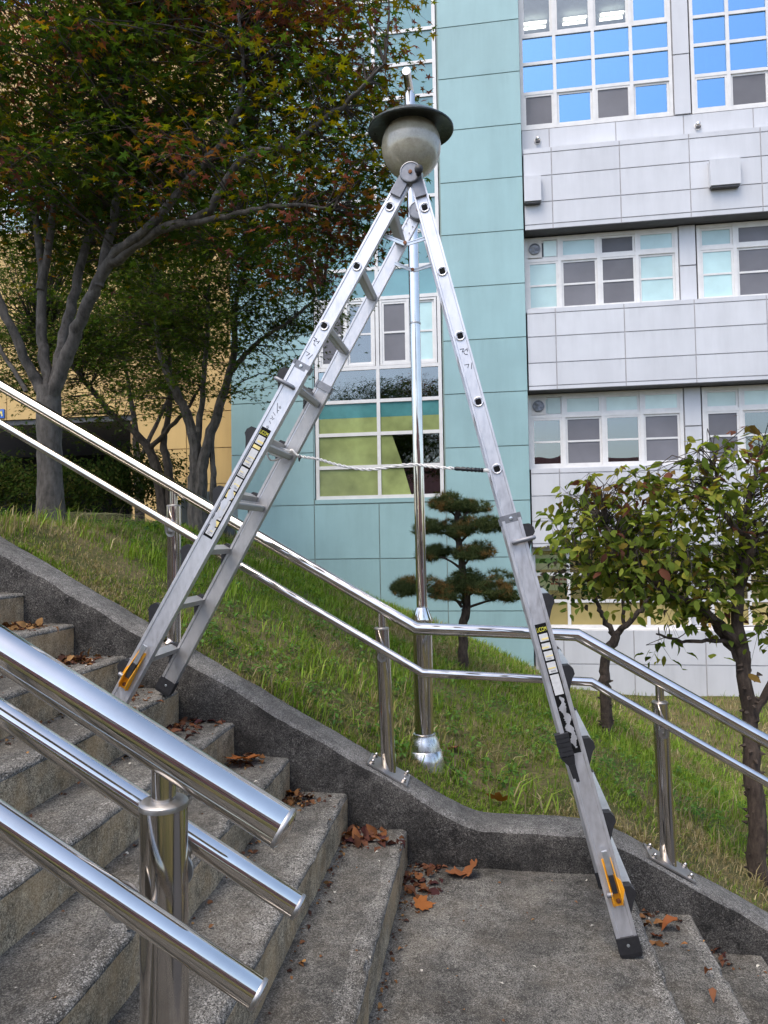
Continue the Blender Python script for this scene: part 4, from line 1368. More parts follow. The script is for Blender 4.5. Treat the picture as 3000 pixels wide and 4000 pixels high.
for z in (0.02, -0.012):
    loop = [V3(-0.96, 3.375, 2.095), V3(-1.02, 3.33, 2.105 + z * 0.5), V3(-1.06, 3.30, 2.10 + z), V3(-1.05, 3.33, 2.06 + z), V3(-1.0, 3.36, 2.065)]
    MB().tube(list(smooth_path(loop, 24)), 0.0042, 8).build('loop', M['rope'], cord)
k = C[-26:-4]
MB().tube(list(k), [0.0075 + 0.0035 * math.sin(i * 1.1) ** 2 for i in range(len(k))], 10).build('tape_wrap', M['tape'], cord)
MB().tube([C[36], C[36] + V3(0.004, -0.012, -0.012), C[36] + V3(0.002, -0.014, -0.028)], [0.008, 0.007, 0.003], 8).build('tape_tail', M['tape'], cord)
MB().tube([C[-5], V3(0.02, 3.02, 1.935), V3(0.035, 3.012, 1.95)], 0.008, 8).build('knot', M['rope'], cord)
# ------------------------------------------------------------------ trees
def maple_leaf():
    """five-lobed star leaf lying in XY, stalk at the origin, about 1 long"""
    tips = [(-0.34, 0.02, 0.30), (-0.52, 0.42, 0.40), (0.0, 1.0, 0.5), (0.52, 0.42, 0.40), (0.34, 0.02, 0.30)]
    vs = [(0, 0.16, 0.0)]
    ring = []
    pts = [(-0.06, 0.0), (-0.40, -0.04), (-0.17, 0.20), (-0.58, 0.40), (-0.15, 0.42), (0.0, 1.0), (0.15, 0.42), (0.58, 0.40), (0.17, 0.20), (0.40, -0.04), (0.06, 0.0)]
    for x, y in pts:
        r = math.hypot(x, y - 0.16)
        vs.append((x, y, -0.22 * r * r))
    tf = [(0, i + 1, i) for i in range(1, len(pts))]
    return vs, tf
def ovate_leaf():
    pts = [(0, 0, 0), (-0.2, 0.14, -0.02), (-0.33, 0.42, 0.03), (-0.24, 0.74, -0.04), (0, 1.05, -0.22), (0.24, 0.74, -0.04), (0.33, 0.42, 0.03), (0.2, 0.14, -0.02), (0, 0.4, -0.06), (0, 0.75, -0.09)]
    tf = [(0, 8, 1), (1, 8, 2), (2, 8, 9), (2, 9, 3), (3, 9, 4), (0, 7, 8), (7, 6, 8), (6, 9, 8), (6, 5, 9), (5, 4, 9)]
    return pts, tf
def diamond_leaf():
    return [(0, 0, 0), (-0.28, 0.45, 0.05), (0, 1, -0.08), (0.28, 0.45, 0.05)], [(0, 2, 1), (0, 3, 2)]

def limb_mesh(b, P, r0, r1, n=9, k=None, wob=0.02):
    P = np.asarray(P, float)
    k = k or max(6, 5 * len(P))
    C = smooth_path(P, k)
    C[1:-1] += rng.normal(0, wob, (k - 2, 3)) * 0.35
    R = np.linspace(0, 1, k)
    R = r0 * (1 - R) ** 0.85 + r1 * (1 - (1 - R) ** 0.85)
    R = R * (1 + rng.normal(0, 0.04, k))
    b.tube(list(C), list(R), n)
    return C

def clumps_in(lobes, per_m3, minn=3):
    out = []
    for (c, r) in lobes:
        n = max(minn, int(per_m3 * 4.2 * r[0] * r[1] * r[2]))
        d = rng.normal(0, 1, (n, 3))
        d /= np.linalg.norm(d, axis=1)[:, None]
        q = rng.random(n)[:, None] ** 0.42
        out.append(np.asarray(c) + d * q * np.asarray(r))
    return np.concatenate(out)

def crown(tree, barkmat, skel, lobes, per_m3, nleaf, spread, flat, leaf, lsize, colfun, name='crown', tilt=0.5, droop=0.0, twig_r=0.004, link=True, xmax=99.0):
    CL = clumps_in(lobes, per_m3)
    CL = CL[CL[:, 0] < xmax]
    S = np.concatenate(skel)
    A, B, ra, rb = [], [], [], []
    pos, col, cy = [], [], []
    for c in CL:
        d = np.linalg.norm(S - c, axis=1) + 0.6 * np.maximum(0, S[:, 2] - c[2])
        a = S[int(np.argmin(d))]
        n = rng.poisson(nleaf)
        if n < 2:
            continue
        ax = rng.normal(0, 0.22, 2)
        off = np.clip(rng.normal(0, 1, (n, 3)), -1.9, 1.9) * np.array([spread, spread, flat])
        off[:, 2] += off[:, 0] * ax[0] + off[:, 1] * ax[1] - droop * (off[:, 0] ** 2 + off[:, 1] ** 2) / spread
        if link:
            L = np.linalg.norm(c - a)
            P = smooth_path([a, (a + c) / 2 + rng.normal(0, 0.05, 3) + V3(0, 0, 0.06), c], 5)
            rr = np.linspace(twig_r * (1 + 1.6 * L), twig_r * 0.6, 5)
            for i in range(4):
                A.append(P[i]); B.append(P[i + 1]); ra.append(rr[i]); rb.append(rr[i + 1])
            for q in off[:: max(3, n // 5)]:
                A.append(c); B.append(c + q); ra.append(twig_r * 0.55); rb.append(twig_r * 0.25)
        pos.append(c + off)
        col.append(colfun(c, off, n))
        cy.append(np.arctan2(off[:, 1], off[:, 0]) - math.pi / 2)
    pos = np.concatenate(pos)
    col = np.concatenate(col)
    N = len(pos)
    yaw = np.concatenate(cy) + rng.normal(0, 0.9, N)
    ti = np.abs(rng.normal(0, tilt, N)) + 0.1
    R = rots(yaw, ti, yaw + math.pi / 2 + rng.normal(0, 0.8, N))
    sz = lsize * rng.uniform(0.6, 1.2, N)
    sz = np.stack([sz * rng.uniform(0.75, 1.05, N), sz, sz * rng.uniform(-0.6, 2.6, N)], -1)
    tv, tf = leaf
    w0 = np.asarray(wloc(tree))
    me = scatter(name, tv, tf, pos - w0, R, sz, np.clip(col, 0.002, 1), M['leaf'])
    o = bpy.data.objects.new(name, me)
    COL.objects.link(o)
    o.parent = tree
    o['kind'] = 'stuff'
    if link and A:
        o = bpy.data.objects.new('twigs', segs('twigs', np.array(A) - w0, np.array(B) - w0, ra, rb, barkmat))
        COL.objects.link(o)
        o.parent = tree
        o['kind'] = 'stuff'
    return N

GREENS = np.array([(0.044, 0.074, 0.014), (0.058, 0.090, 0.016), (0.075, 0.100, 0.018), (0.042, 0.078, 0.018)])
def pick(n, pal, jit=0.18):
    c = pal[rng.integers(0, len(pal), n)]
    return c * (1 + rng.normal(0, jit, (n, 1)))
REDS = np.array([(0.17, 0.065, 0.045), (0.155, 0.075, 0.03), (0.20, 0.10, 0.03), (0.115, 0.05, 0.04)])
GOLD = np.array([(0.20, 0.16, 0.02), (0.16, 0.15, 0.02), (0.125, 0.14, 0.02)])
def maple_col(c, off, n):
    base = pick(n, GREENS)
    right = np.clip((c[0] + 2.6) / 2.2, 0, 1)
    g = rng.random(n) < 0.10 + 0.5 * right * (c[2] > 4.1)
    base[g] = pick(int(g.sum()), GOLD)
    hot = fbm(np.array([c[0] * 1.0 + 3]), np.array([c[2] + 0.7 * c[1]]), 1.15)[0]
    p = np.clip((hot - 0.47) * 4.2 + 0.25 * (c[2] > 5.0) + 0.12 * (c[0] > -1.3), 0.02, 0.85)
    rr = rng.random(n) < p
    base[rr] = pick(int(rr.sum()), REDS)
    return base

# ---- big maple
T0 = (-3.62, 5.4, 1.92)
maple = thing('maple_tree', T0, 'big maple with reddening leaves and a pale grey forked trunk', 'tree')
b = MB()
tr = limb_mesh(b, [(-3.62, 5.4, 1.80), (-3.625, 5.4, 2.1), (-3.63, 5.4, 2.46), (-3.64, 5.4, 2.98)], 0.105, 0.098, 16, 14, 0.004)
b.tube([V3(-3.62, 5.4, 1.75), V3(-3.62, 5.4, 1.93), V3(-3.622, 5.4, 2.1)], [0.15, 0.118, 0.10], 16)
skel = []
for pts_, r0, r1 in (
    ([(-3.65, 5.4, 2.86), (-3.74, 5.38, 3.05), (-3.85, 5.3, 3.32), (-3.97, 5.2, 3.72), (-4.15, 5.1, 4.23), (-4.4, 5.0, 5.0)], 0.052, 0.013),
    ([(-3.64, 5.42, 2.88), (-3.70, 5.45, 3.15), (-3.78, 5.5, 3.59), (-3.81, 5.55, 4.06), (-3.95, 5.6, 4.67), (-4.18, 5.6, 5.15), (-4.33, 5.6, 5.9)], 0.054, 0.012),
    ([(-3.79, 5.5, 3.85), (-3.74, 5.6, 4.53), (-3.84, 5.7, 5.18), (-3.81, 5.8, 6.1)], 0.038, 0.012),
    ([(-3.63, 5.42, 2.90), (-3.60, 5.5, 3.3), (-3.56, 5.6, 3.72), (-3.54, 5.8, 4.37), (-3.48, 6.0, 4.94), (-3.46, 6.1, 5.61), (-3.67, 6.2, 6.46)], 0.055, 0.012),
    ([(-3.62, 5.38, 2.88), (-3.45, 5.36, 3.22), (-3.25, 5.3, 3.56), (-2.97, 5.2, 3.93), (-2.56, 5.0, 4.06), (-2.2, 4.9, 4.34), (-1.86, 4.8, 4.56), (-1.66, 4.7, 4.91), (-1.71, 4.7, 5.6)], 0.060, 0.008),
    ([(-3.1, 5.25, 3.75), (-2.97, 5.3, 4.44), (-3.0, 5.4, 5.04), (-2.97, 5.5, 6.0)], 0.042, 0.012),
    ([(-2.95, 5.2, 3.92), (-2.45, 5.0, 4.05), (-2.02, 4.85, 4.08), (-1.67, 4.7, 4.37), (-1.26, 4.6, 4.39), (-0.88, 4.5, 4.57), (-0.6, 4.4, 4.73)], 0.040, 0.008),
    ([(-2.45, 5.0, 4.05), (-1.76, 4.7, 3.97), (-1.33, 4.5, 3.91), (-0.95, 4.4, 3.8)], 0.026, 0.006),
    ([(-3.85, 5.4, 2.95), (-4.02, 5.35, 3.25), (-4.2, 5.3, 3.6), (-4.5, 5.2, 4.1)], 0.02, 0.008)):
    skel.append(limb_mesh(b, pts_, r0, r1, 10))
b.build('trunk', M['bark_grey'], maple)
lobes = [((-3.39, 5.4, 5.55), (1.5, 1.3, 0.95)), ((-2.12, 5.1, 5.15), (1.25, 1.1, 0.75)), ((-1.25, 4.85, 5.05), (0.75, 0.8, 0.6)), ((-1.75, 4.8, 4.20), (0.8, 0.7, 0.42)),
         ((-0.78, 4.65, 4.85), (0.42, 0.5, 0.42)), ((-3.03, 5.7, 4.65), (1.1, 1.0, 0.55)), ((-2.41, 5.3, 6.6), (2.0, 1.6, 0.9)), ((-4.3, 5.7, 5.0), (0.9, 1.0, 0.7)),
         ((-1.05, 4.7, 4.35), (0.5, 0.5, 0.36)), ((-2.98, 4.7, 4.55), (0.8, 0.5, 0.35)), ((-0.85, 4.8, 5.45), (0.5, 0.6, 0.4)), ((-3.6, 6.2, 5.0), (1.2, 0.7, 0.9)), ((-1.15, 4.55, 3.85), (0.42, 0.4, 0.22)),
         ((-0.66, 4.8, 4.6), (0.34, 0.5, 0.42)), ((-0.95, 4.8, 4.05), (0.40, 0.5, 0.34)), ((-0.55, 4.9, 5.0), (0.30, 0.5, 0.35)), ((-0.60, 4.95, 4.75), (0.24, 0.3, 0.3)), ((-0.72, 4.7, 4.35), (0.3, 0.4, 0.3)),
         ((-0.95, 4.75, 3.95), (0.38, 0.45, 0.30)), ((-1.25, 4.75, 4.0), (0.5, 0.5, 0.3)), ((-1.35, 4.8, 3.7), (0.35, 0.4, 0.16)), ((-0.82, 4.8, 4.3), (0.25, 0.4, 0.35))]
crown(maple, M['bark_dark'], skel, lobes, 34, 34, 0.15, 0.04, maple_leaf(), 0.070, maple_col, tilt=0.42, droop=0.25, xmax=-0.60)

# ---- maples behind
DG = np.array([(0.038, 0.070, 0.015), (0.052, 0.086, 0.018), (0.068, 0.098, 0.022), (0.08, 0.095, 0.022)])
def dark_col(c, off, n):
    b = pick(n, DG)
    return b
def back_tree(name, label, base, trunks, lobes, dens, nleaf, mat='bark_grey', lsz=0.062):
    gz = float(ground_z(base[0], base[1]))
    t = thing(name, (base[0], base[1], gz), label, 'tree', 'smaller maples behind the big maple')
    b = MB()
    sk = []
    for pts_, r0, r1 in trunks:
        p = [(pts_[0][0], pts_[0][1], gz - 0.1) if i == 0 and pts_[0][2] is None else q for i, q in enumerate(pts_)]
        sk.append(limb_mesh(b, p, r0, r1, 9))
    b.build('trunk', M[mat], t)
    crown(t, M['bark_dark'], sk, lobes, dens, nleaf, 0.19, 0.05, maple_leaf(), lsz, dark_col, tilt=0.5)
    return t
back_tree('maple_tree', 'slim maple with several grey stems in front of the ochre wall', (-3.67, 8.5), [
    ([(-3.67, 8.5, None), (-3.70, 8.5, 2.35), (-3.68, 8.5, 2.75), (-3.78, 8.5, 3.25), (-3.95, 8.5, 3.6), (-4.15, 8.5, 4.1), (-4.3, 8.6, 4.9)], 0.10, 0.02),
    ([(-3.60, 8.48, None), (-3.60, 8.48, 2.45), (-3.50, 8.45, 2.9), (-3.28, 8.4, 3.45), (-3.12, 8.4, 4.0), (-3.10, 8.4, 4.6), (-2.9, 8.4, 5.3)], 0.085, 0.018),
    ([(-3.72, 8.55, 2.6), (-3.62, 8.5, 3.3), (-3.51, 8.45, 4.1), (-3.43, 8.4, 5.2)], 0.05, 0.015),
    ([(-3.5, 8.55, None), (-3.45, 8.5, 2.4), (-3.46, 8.5, 2.8), (-3.40, 8.5, 3.4)], 0.05, 0.02),
    ([(-3.15, 8.4, 3.8), (-2.8, 8.3, 4.1), (-2.3, 8.2, 4.35), (-1.9, 8.2, 4.7)], 0.035, 0.01)],
    [((-3.5, 8.5, 5.0), (1.1, 0.9, 0.8)), ((-2.6, 8.3, 4.75), (0.9, 0.8, 0.6)), ((-2.0, 8.2, 5.1), (0.55, 0.6, 0.55)), ((-4.3, 8.6, 4.8), (0.9, 0.8, 0.7)), ((-2.75, 8.3, 4.05), (0.45, 0.5, 0.28)), ((-3.9, 8.5, 4.0), (0.7, 0.6, 0.3)), ((-3.3, 8.4, 6.0), (1.5, 1.0, 0.7)), ((-3.2, 8.2, 4.3), (0.7, 0.5, 0.4)), ((-2.2, 8.2, 4.4), (0.6, 0.6, 0.45)), ((-2.9, 8.3, 5.4), (1.0, 0.8, 0.6)), ((-3.9, 8.3, 4.5), (0.8, 0.6, 0.4)), ((-3.1, 8.1, 3.6), (0.7, 0.4, 0.3)), ((-4.1, 8.2, 3.55), (0.7, 0.4, 0.35)), ((-2.5, 8.2, 3.75), (0.5, 0.5, 0.25))], 24, 56)
back_tree('maple_tree', 'dark maple leaning left over the undercroft behind the big trunk', (-4.45, 9.2), [
    ([(-4.42, 9.2, None), (-4.52, 9.2, 2.5), (-4.62, 9.2, 2.85), (-4.83, 9.2, 3.16), (-5.29, 9.2, 3.55), (-5.77, 9.2, 4.12), (-6.37, 9.2, 4.71)], 0.085, 0.015),
    ([(-4.35, 9.25, None), (-4.38, 9.2, 2.6), (-4.45, 9.2, 3.1), (-4.35, 9.2, 3.7), (-4.4, 9.2, 4.6)], 0.075, 0.015),
    ([(-4.68, 9.2, 2.95), (-4.4, 9.1, 3.15), (-4.0, 9.0, 3.5), (-3.8, 9.0, 3.8)], 0.04, 0.012)],
    [((-5.4, 9.2, 4.7), (1.2, 0.9, 0.7)), ((-6.6, 9.2, 4.9), (1.0, 0.9, 0.7)), ((-4.6, 9.3, 4.9), (0.9, 0.8, 0.7)), ((-5.3, 9.1, 3.85), (0.8, 0.6, 0.3)), ((-6.3, 9.1, 3.9), (0.7, 0.6, 0.35)), ((-5.6, 9.2, 5.9), (1.5, 1.0, 0.8)), ((-4.4, 9.0, 3.75), (0.6, 0.5, 0.3)), ((-5.2, 9.0, 4.3), (1.0, 0.6, 0.5)), ((-6.6, 9.1, 4.3), (0.9, 0.6, 0.5)), ((-5.6, 8.9, 3.3), (0.9, 0.5, 0.3))], 24, 56, 'bark_dark')

back_tree('maple_tree', 'added dark maple shading the ochre wall, hidden behind the slim stems', (-6.6, 12.6), [  # tree added out of sight behind the nearer crown to shade the wall
    ([(-6.6, 12.6, None), (-6.62, 12.6, 3.0), (-6.7, 12.6, 4.0), (-6.9, 12.6, 5.2)], 0.10, 0.02),
    ([(-6.62, 12.6, 3.2), (-6.1, 12.6, 4.2), (-5.6, 12.5, 5.2)], 0.05, 0.015)],
    [((-6.7, 12.7, 5.9), (1.9, 1.4, 1.2)), ((-5.5, 12.8, 5.4), (1.1, 1.0, 0.9)), ((-8.0, 12.7, 5.9), (1.2, 1.0, 0.9)), ((-6.3, 13.3, 4.6), (1.3, 0.8, 0.5))], 8, 60, 'bark_dark', 0.09)

# ---- dogwood in the right foreground
DW = np.array([(0.125, 0.165, 0.03), (0.17, 0.205, 0.036), (0.095, 0.135, 0.026), (0.225, 0.225, 0.042)])
DWR = np.array([(0.13, 0.055, 0.035), (0.10, 0.045, 0.03), (0.15, 0.10, 0.03), (0.17, 0.13, 0.03)])
def dog_col(c, off, n):
    b = pick(n, DW)
    p = np.clip(0.02 + 0.28 * (c[2] > 1.95) + (fbm(np.array([c[0] * 2]), np.array([c[2] * 2]), 1.3)[0] - 0.5) * 0.9, 0.04, 0.6)
    r = rng.random(n) < p
    b[r] = pick(int(r.sum()), DWR)
    return b
dz = float(ground_z(1.48, 4.35))
dog = thing('dogwood_tree', (1.48, 4.35, dz), 'broad leaved small tree with rough dark trunk at the right edge', 'tree')
b = MB()
sk = [limb_mesh(b, [(1.48, 4.35, dz - 0.1), (1.485, 4.35, 0.0), (1.48, 4.37, 0.3), (1.49, 4.4, 0.58), (1.45, 4.4, 0.95), (1.44, 4.4, 1.25), (1.49, 4.4, 1.45), (1.55, 4.4, 1.62)], 0.054, 0.024, 12, 26, 0.016)]
for pts_, r0, r1 in (([(1.47, 4.4, 0.85), (1.45, 4.4, 1.0), (1.24, 4.35, 1.2), (1.02, 4.3, 1.33), (0.81, 4.3, 1.53), (0.68, 4.3, 1.72)], 0.034, 0.008),
                     ([(1.46, 4.4, 0.9), (1.32, 4.5, 1.12), (1.16, 4.6, 1.23), (1.0, 4.65, 1.4)], 0.026, 0.008),
                     ([(1.55, 4.4, 1.60), (1.38, 4.3, 1.72), (1.32, 4.3, 1.86), (1.31, 4.3, 2.12)], 0.02, 0.006),
                     ([(1.44, 4.4, 1.25), (1.59, 4.6, 1.86), (1.72, 4.6, 2.25)], 0.024, 0.006),
                     ([(1.02, 4.3, 1.33), (0.78, 4.35, 1.38), (0.55, 4.35, 1.50)], 0.014, 0.005),
                     ([(1.40, 4.4, 1.02), (1.15, 4.4, 1.02), (0.98, 4.4, 1.06)], 0.014, 0.005),
                     ([(1.49, 4.4, 0.55), (1.62, 4.4, 0.8), (1.8, 4.45, 1.0)], 0.028, 0.010)):
    sk.append(limb_mesh(b, pts_, r0, r1, 8))
for k in range(70):
    z = rnd.uniform(dz, 0.9)
    a = rnd.uniform(0, 6.28)
    c = V3(1.483, 4.365, z)
    d = V3(math.cos(a), math.sin(a), rnd.uniform(-0.3, 0.5))
    b.tube([c + d * 0.038, c + d * rnd.uniform(0.056, 0.070)], [0.014, 0.003], 5)
b.build('trunk', M['bark_flaky'], dog)
dl = [((0.78, 4.35, 2.02), (0.05, 0.05, 0.10)), ((0.62, 4.35, 1.98), (0.05, 0.05, 0.06)), ((1.18, 4.35, 2.16), (0.05, 0.05, 0.12)), ((1.5, 4.35, 2.22), (0.07, 0.07, 0.12)), ((0.45, 4.3, 1.66), (0.10, 0.1, 0.08)), ((0.90, 4.4, 1.78), (0.42, 0.4, 0.28)), ((0.98, 4.35, 1.5), (0.4, 0.35, 0.22)), ((1.05, 4.35, 2.0), (0.2, 0.3, 0.1)), ((0.58, 4.3, 1.78), (0.22, 0.3, 0.20)), ((1.32, 4.35, 1.92), (0.34, 0.35, 0.22)), ((1.19, 4.4, 1.42), (0.42, 0.35, 0.20)), ((1.68, 4.5, 1.65), (0.4, 0.4, 0.38)), ((0.72, 4.4, 1.48), (0.24, 0.3, 0.18)), ((1.72, 4.4, 1.2), (0.2, 0.3, 0.25)), ((1.20, 4.4, 1.20), (0.25, 0.25, 0.10)), ((1.35, 4.3, 2.12), (0.12, 0.15, 0.10)), ((1.72, 4.55, 2.15), (0.22, 0.25, 0.2)), ((1.02, 4.38, 1.0), (0.06, 0.08, 0.05))]
crown(dog, M['bark_dark'], sk, dl, 400, 8.0, 0.055, 0.045, ovate_leaf(), 0.070, dog_col, tilt=0.75, droop=0.6, twig_r=0.0025)

# ---- small tree in front of the white wall
sz_ = float(ground_z(1.11, 7.2))
sm = thing('dogwood_tree', (1.11, 7.2, sz_), 'small dark leaved tree with a knobbly trunk before the white wall', 'tree')
b = MB()
sk = [limb_mesh(b, [(1.11, 7.2, sz_ - 0.1), (1.105, 7.2, 0.1), (1.10, 7.2, 0.3), (1.14, 7.2, 0.5), (1.22, 7.2, 0.68)], 0.058, 0.04, 12, 18, 0.02)]
for pts_, r0, r1 in (([(1.22, 7.2, 0.66), (1.12, 7.2, 0.82), (1.05, 7.2, 1.0), (1.0, 7.2, 1.25)], 0.03, 0.01), ([(1.22, 7.2, 0.66), (1.38, 7.15, 0.85), (1.55, 7.1, 1.08), (1.7, 7.1, 1.4)], 0.034, 0.01), ([(1.30, 7.2, 0.75), (1.30, 7.2, 1.0), (1.25, 7.2, 1.4)], 0.02, 0.008)):
    sk.append(limb_mesh(b, pts_, r0, r1, 8))
for k in range(24):
    z = rnd.uniform(sz_, 0.5)
    a = rnd.uniform(0, 6.28)
    c = V3(1.11, 7.2, z)
    d = V3(math.cos(a), math.sin(a), 0.2)
    b.tube([c + d * 0.035, c + d * rnd.uniform(0.06, 0.085)], [0.018, 0.006], 5)
b.build('trunk', M['bark_flaky'], sm)
def small_col(c, off, n):
    return pick(n, np.array([(0.026, 0.048, 0.014), (0.036, 0.06, 0.016), (0.05, 0.04, 0.028)]))
crown(sm, M['bark_dark'], sk, [((1.35, 7.15, 1.5), (0.75, 0.6, 0.34)), ((0.95, 7.2, 1.25), (0.35, 0.4, 0.18)), ((1.7, 7.1, 1.3), (0.4, 0.4, 0.25))], 75, 13, 0.09, 0.05, ovate_leaf(), 0.08, small_col, tilt=0.7, droop=0.4, twig_r=0.003)

# ---- cloud-pruned pine
PX, PY = -0.29, 7.5
pz = float(ground_z(PX, PY))
pine = thing('pruned_pine', (PX, PY, pz), 'cloud pruned pine with four tiers of needle pads behind the lamp post', 'tree')
b = MB()
limb_mesh(b, [(PX - 0.01, PY, pz - 0.08), (PX, PY, 0.5), (PX + 0.005, PY, 0.72), (PX + 0.05, PY, 0.92), (PX + 0.02, PY, 1.3), (PX - 0.02, PY, 1.57), (PX - 0.03, PY, 1.85), (PX - 0.03, PY, 1.98)], 0.058, 0.022, 10, 26, 0.012)
pads = [((PX - 0.03, PY, 2.02), (0.24, 0.24, 0.13)), ((PX + 0.12, PY + 0.05, 1.95), (0.17, 0.2, 0.10)), ((PX - 0.16, PY, 1.97), (0.14, 0.18, 0.09)),
        ((PX - 0.25, PY, 1.735), (0.25, 0.24, 0.115)), ((PX + 0.17, PY, 1.745), (0.30, 0.26, 0.135)), ((PX - 0.05, PY - 0.1, 1.71), (0.2, 0.18, 0.10)),
        ((PX - 0.26, PY, 1.465), (0.25, 0.24, 0.115)), ((PX + 0.14, PY, 1.455), (0.31, 0.26, 0.135)),
        ((PX - 0.44, PY - 0.05, 1.10), (0.28, 0.26, 0.145)), ((PX + 0.27, PY, 1.13), (0.36, 0.30, 0.18)), ((PX - 0.14, PY - 0.1, 1.06), (0.2, 0.2, 0.11)), ((PX + 0.05, PY + 0.2, 1.10), (0.28, 0.2, 0.12)), ((PX + 0.44, PY - 0.05, 1.02), (0.16, 0.2, 0.12))]
blobs = []
for c, r in pads:
    for k in range(6):
        a = rnd.uniform(0, 6.28)
        q = rnd.uniform(0.25, 0.85)
        s_ = rnd.uniform(0.42, 0.6)
        blobs.append(((c[0] + r[0] * q * math.cos(a), c[1] + r[1] * q * math.sin(a), c[2] + rnd.uniform(-0.25, 0.35) * r[2]), (r[0] * s_, r[1] * s_, r[2] * rnd.uniform(0.7, 0.95))))
for c, r in pads:
    limb_mesh(b, [(PX, PY, c[2] - 0.14), ((PX + c[0]) / 2, (PY + c[1]) / 2, c[2] - 0.05), c], 0.018, 0.006, 6, 8, 0.006)
b.build('trunk', M['bark_flaky'], pine)
tp, tc = [], []
for c, r in blobs:
    n = int(2600 * r[0] * r[1] * (1 + 3 * r[2])) + 8
    d = rng.normal(0, 1, (n, 3))
    d /= np.linalg.norm(d, axis=1)[:, None]
    d[:, 2] = np.where(d[:, 2] < -0.2, d[:, 2] * 0.35, d[:, 2])
    q = rng.random(n)[:, None] ** 0.2
    tp.append(np.asarray(c) + d * q * np.asarray(r))
tp = np.concatenate(tp)
NT_ = 26
N = len(tp) * NT_
root = np.repeat(tp, NT_, 0)
dirs_ = rng.normal(0, 1, (N, 3))
dirs_[:, 2] = dirs_[:, 2] * 0.8 + 0.45
dirs_ /= np.linalg.norm(dirs_, axis=1)[:, None]
ln = rng.uniform(0.04, 0.072, N)[:, None]
side_ = np.cross(dirs_, rng.normal(0, 1, (N, 3)))
side_ /= np.linalg.norm(side_, axis=1)[:, None]
vs = np.stack([root + side_ * 0.0020, root - side_ * 0.0020, root + dirs_ * ln], 1).reshape(-1, 3)
hot = np.repeat(fbm(tp[:, 0] * 3, tp[:, 1] * 3 + tp[:, 2] * 5, 2.0) + 0.25 * rng.random(len(tp)), NT_)
pc = pick(N, np.array([(0.085, 0.105, 0.036), (0.11, 0.125, 0.044), (0.06, 0.082, 0.032)]))
br = hot > 0.78
pc[br] = pick(int(br.sum()), np.array([(0.26, 0.15, 0.05), (0.20, 0.13, 0.05)]))
me = nmesh('needles', vs - np.asarray(wloc(pine)), np.arange(3 * N), 3, M['needle'], pc)
o = bpy.data.objects.new('needles', me)
COL.objects.link(o)
o.parent = pine
o['kind'] = 'stuff'

# ---- hedge and bushes under the maples
def bush(name, label, cat, lobes, dens, nleaf, lsz, pal, group=None, spread=0.12):
    c0 = lobes[0][0]
    gz = float(ground_z(c0[0], c0[1]))
    t = thing(name, (c0[0], c0[1], gz), label, cat, group)
    b = MB()
    sk = []
    for c, r in lobes:
        for k in range(3):
            dx = rnd.uniform(-0.6, 0.6) * r[0]
            sk.append(limb_mesh(b, [(c[0] + dx * 0.6, c[1], gz - 0.05), (c[0] + dx * 0.8, c[1], (gz + c[2]) / 2), (c[0] + dx, c[1], c[2])], 0.018, 0.006, 6, 8))
    b.build('stems', M['bark_dark'], t)['kind'] = 'stuff'
    crown(t, M['bark_dark'], sk, lobes, dens, nleaf, spread, spread * 0.8, diamond_leaf(), lsz, lambda c, o, n: pick(n, pal), name='foliage', tilt=0.9, twig_r=0.003, link=False)
HB = np.array([(0.025, 0.044, 0.012), (0.036, 0.058, 0.014), (0.055, 0.062, 0.018)])
bush('hedge', 'dark green hedge before the undercroft left of the big trunk', 'hedge', [((-6.9, 9.0, 2.5), (0.8, 0.5, 0.4)), ((-5.8, 9.0, 2.45), (0.7, 0.5, 0.35)), ((-7.9, 9.0, 2.55), (0.8, 0.5, 0.45))], 130, 40, 0.07, HB)
bush('shrub', 'low dark shrub right of the big trunk under the handrail', 'shrub', [((-5.35, 9.7, 2.6), (0.45, 0.4, 0.5)), ((-4.85, 9.8, 2.55), (0.4, 0.4, 0.45))], 160, 40, 0.07, HB)

# ---- outdoor unit and pile of cut stalks
ac = thing('outdoor_unit', (-4.35, 10.4, float(ground_z(-4.35, 10.4))), 'grey air conditioner outdoor unit half hidden behind the slim maple', 'outdoor unit')
az = float(ground_z(-4.35, 10.4))
M['ac_grey'] = plain('ac_casing', (0.28, 0.28, 0.27), 0.55)
slab('casing', (-4.75, 10.4, az + 0.08), (-3.95, 10.75, az + 0.62), M['ac_grey'], ac)
MB().lathe([(0.2, 0), (0.2, 0.015), (0.19, 0.02), (0.185, 0.004)], (-4.45, 10.4, az + 0.35), (0, -1, 0), 28).build('fan_grille', M['soffit'], ac)
for dx in (-4.65, -4.05):
    slab('foot', (dx - 0.05, 10.42, az - 0.08), (dx + 0.05, 10.78, az + 0.079), M['soffit'], ac)
b = MB()
cpos = (-4.0, 6.6)
for k in range(170):
    a = rnd.gauss(0, 0.25)
    x = cpos[0] + rnd.gauss(0, 0.16)
    y = cpos[1] + rnd.gauss(0, 0.14)
    L = rnd.uniform(0.3, 0.62)
    z0 = float(ground_z(x, y))
    h = rnd.uniform(0.03, 0.13)
    P = [V3(x - L / 2, y, z0 + 0.02), V3(x - L * 0.15, y + 0.02, z0 + h), V3(x + L * 0.2, y, z0 + h), V3(x + L / 2, y + L * a * 0.4, z0 + 0.015)]
    b.tube(P, [0.003, 0.0035, 0.003, 0.0015], 4, caps=False)
M['stalk'] = plain('cut_stalks', (0.12, 0.115, 0.04), 0.8, 0, 0.35, 12)
tag(b.build('cut_stalks', M['stalk'], None, (cpos[0], cpos[1], 2.0)), 'flattened heap of cut green stalks on the bank crest', 'stalk heap', kind='stuff')

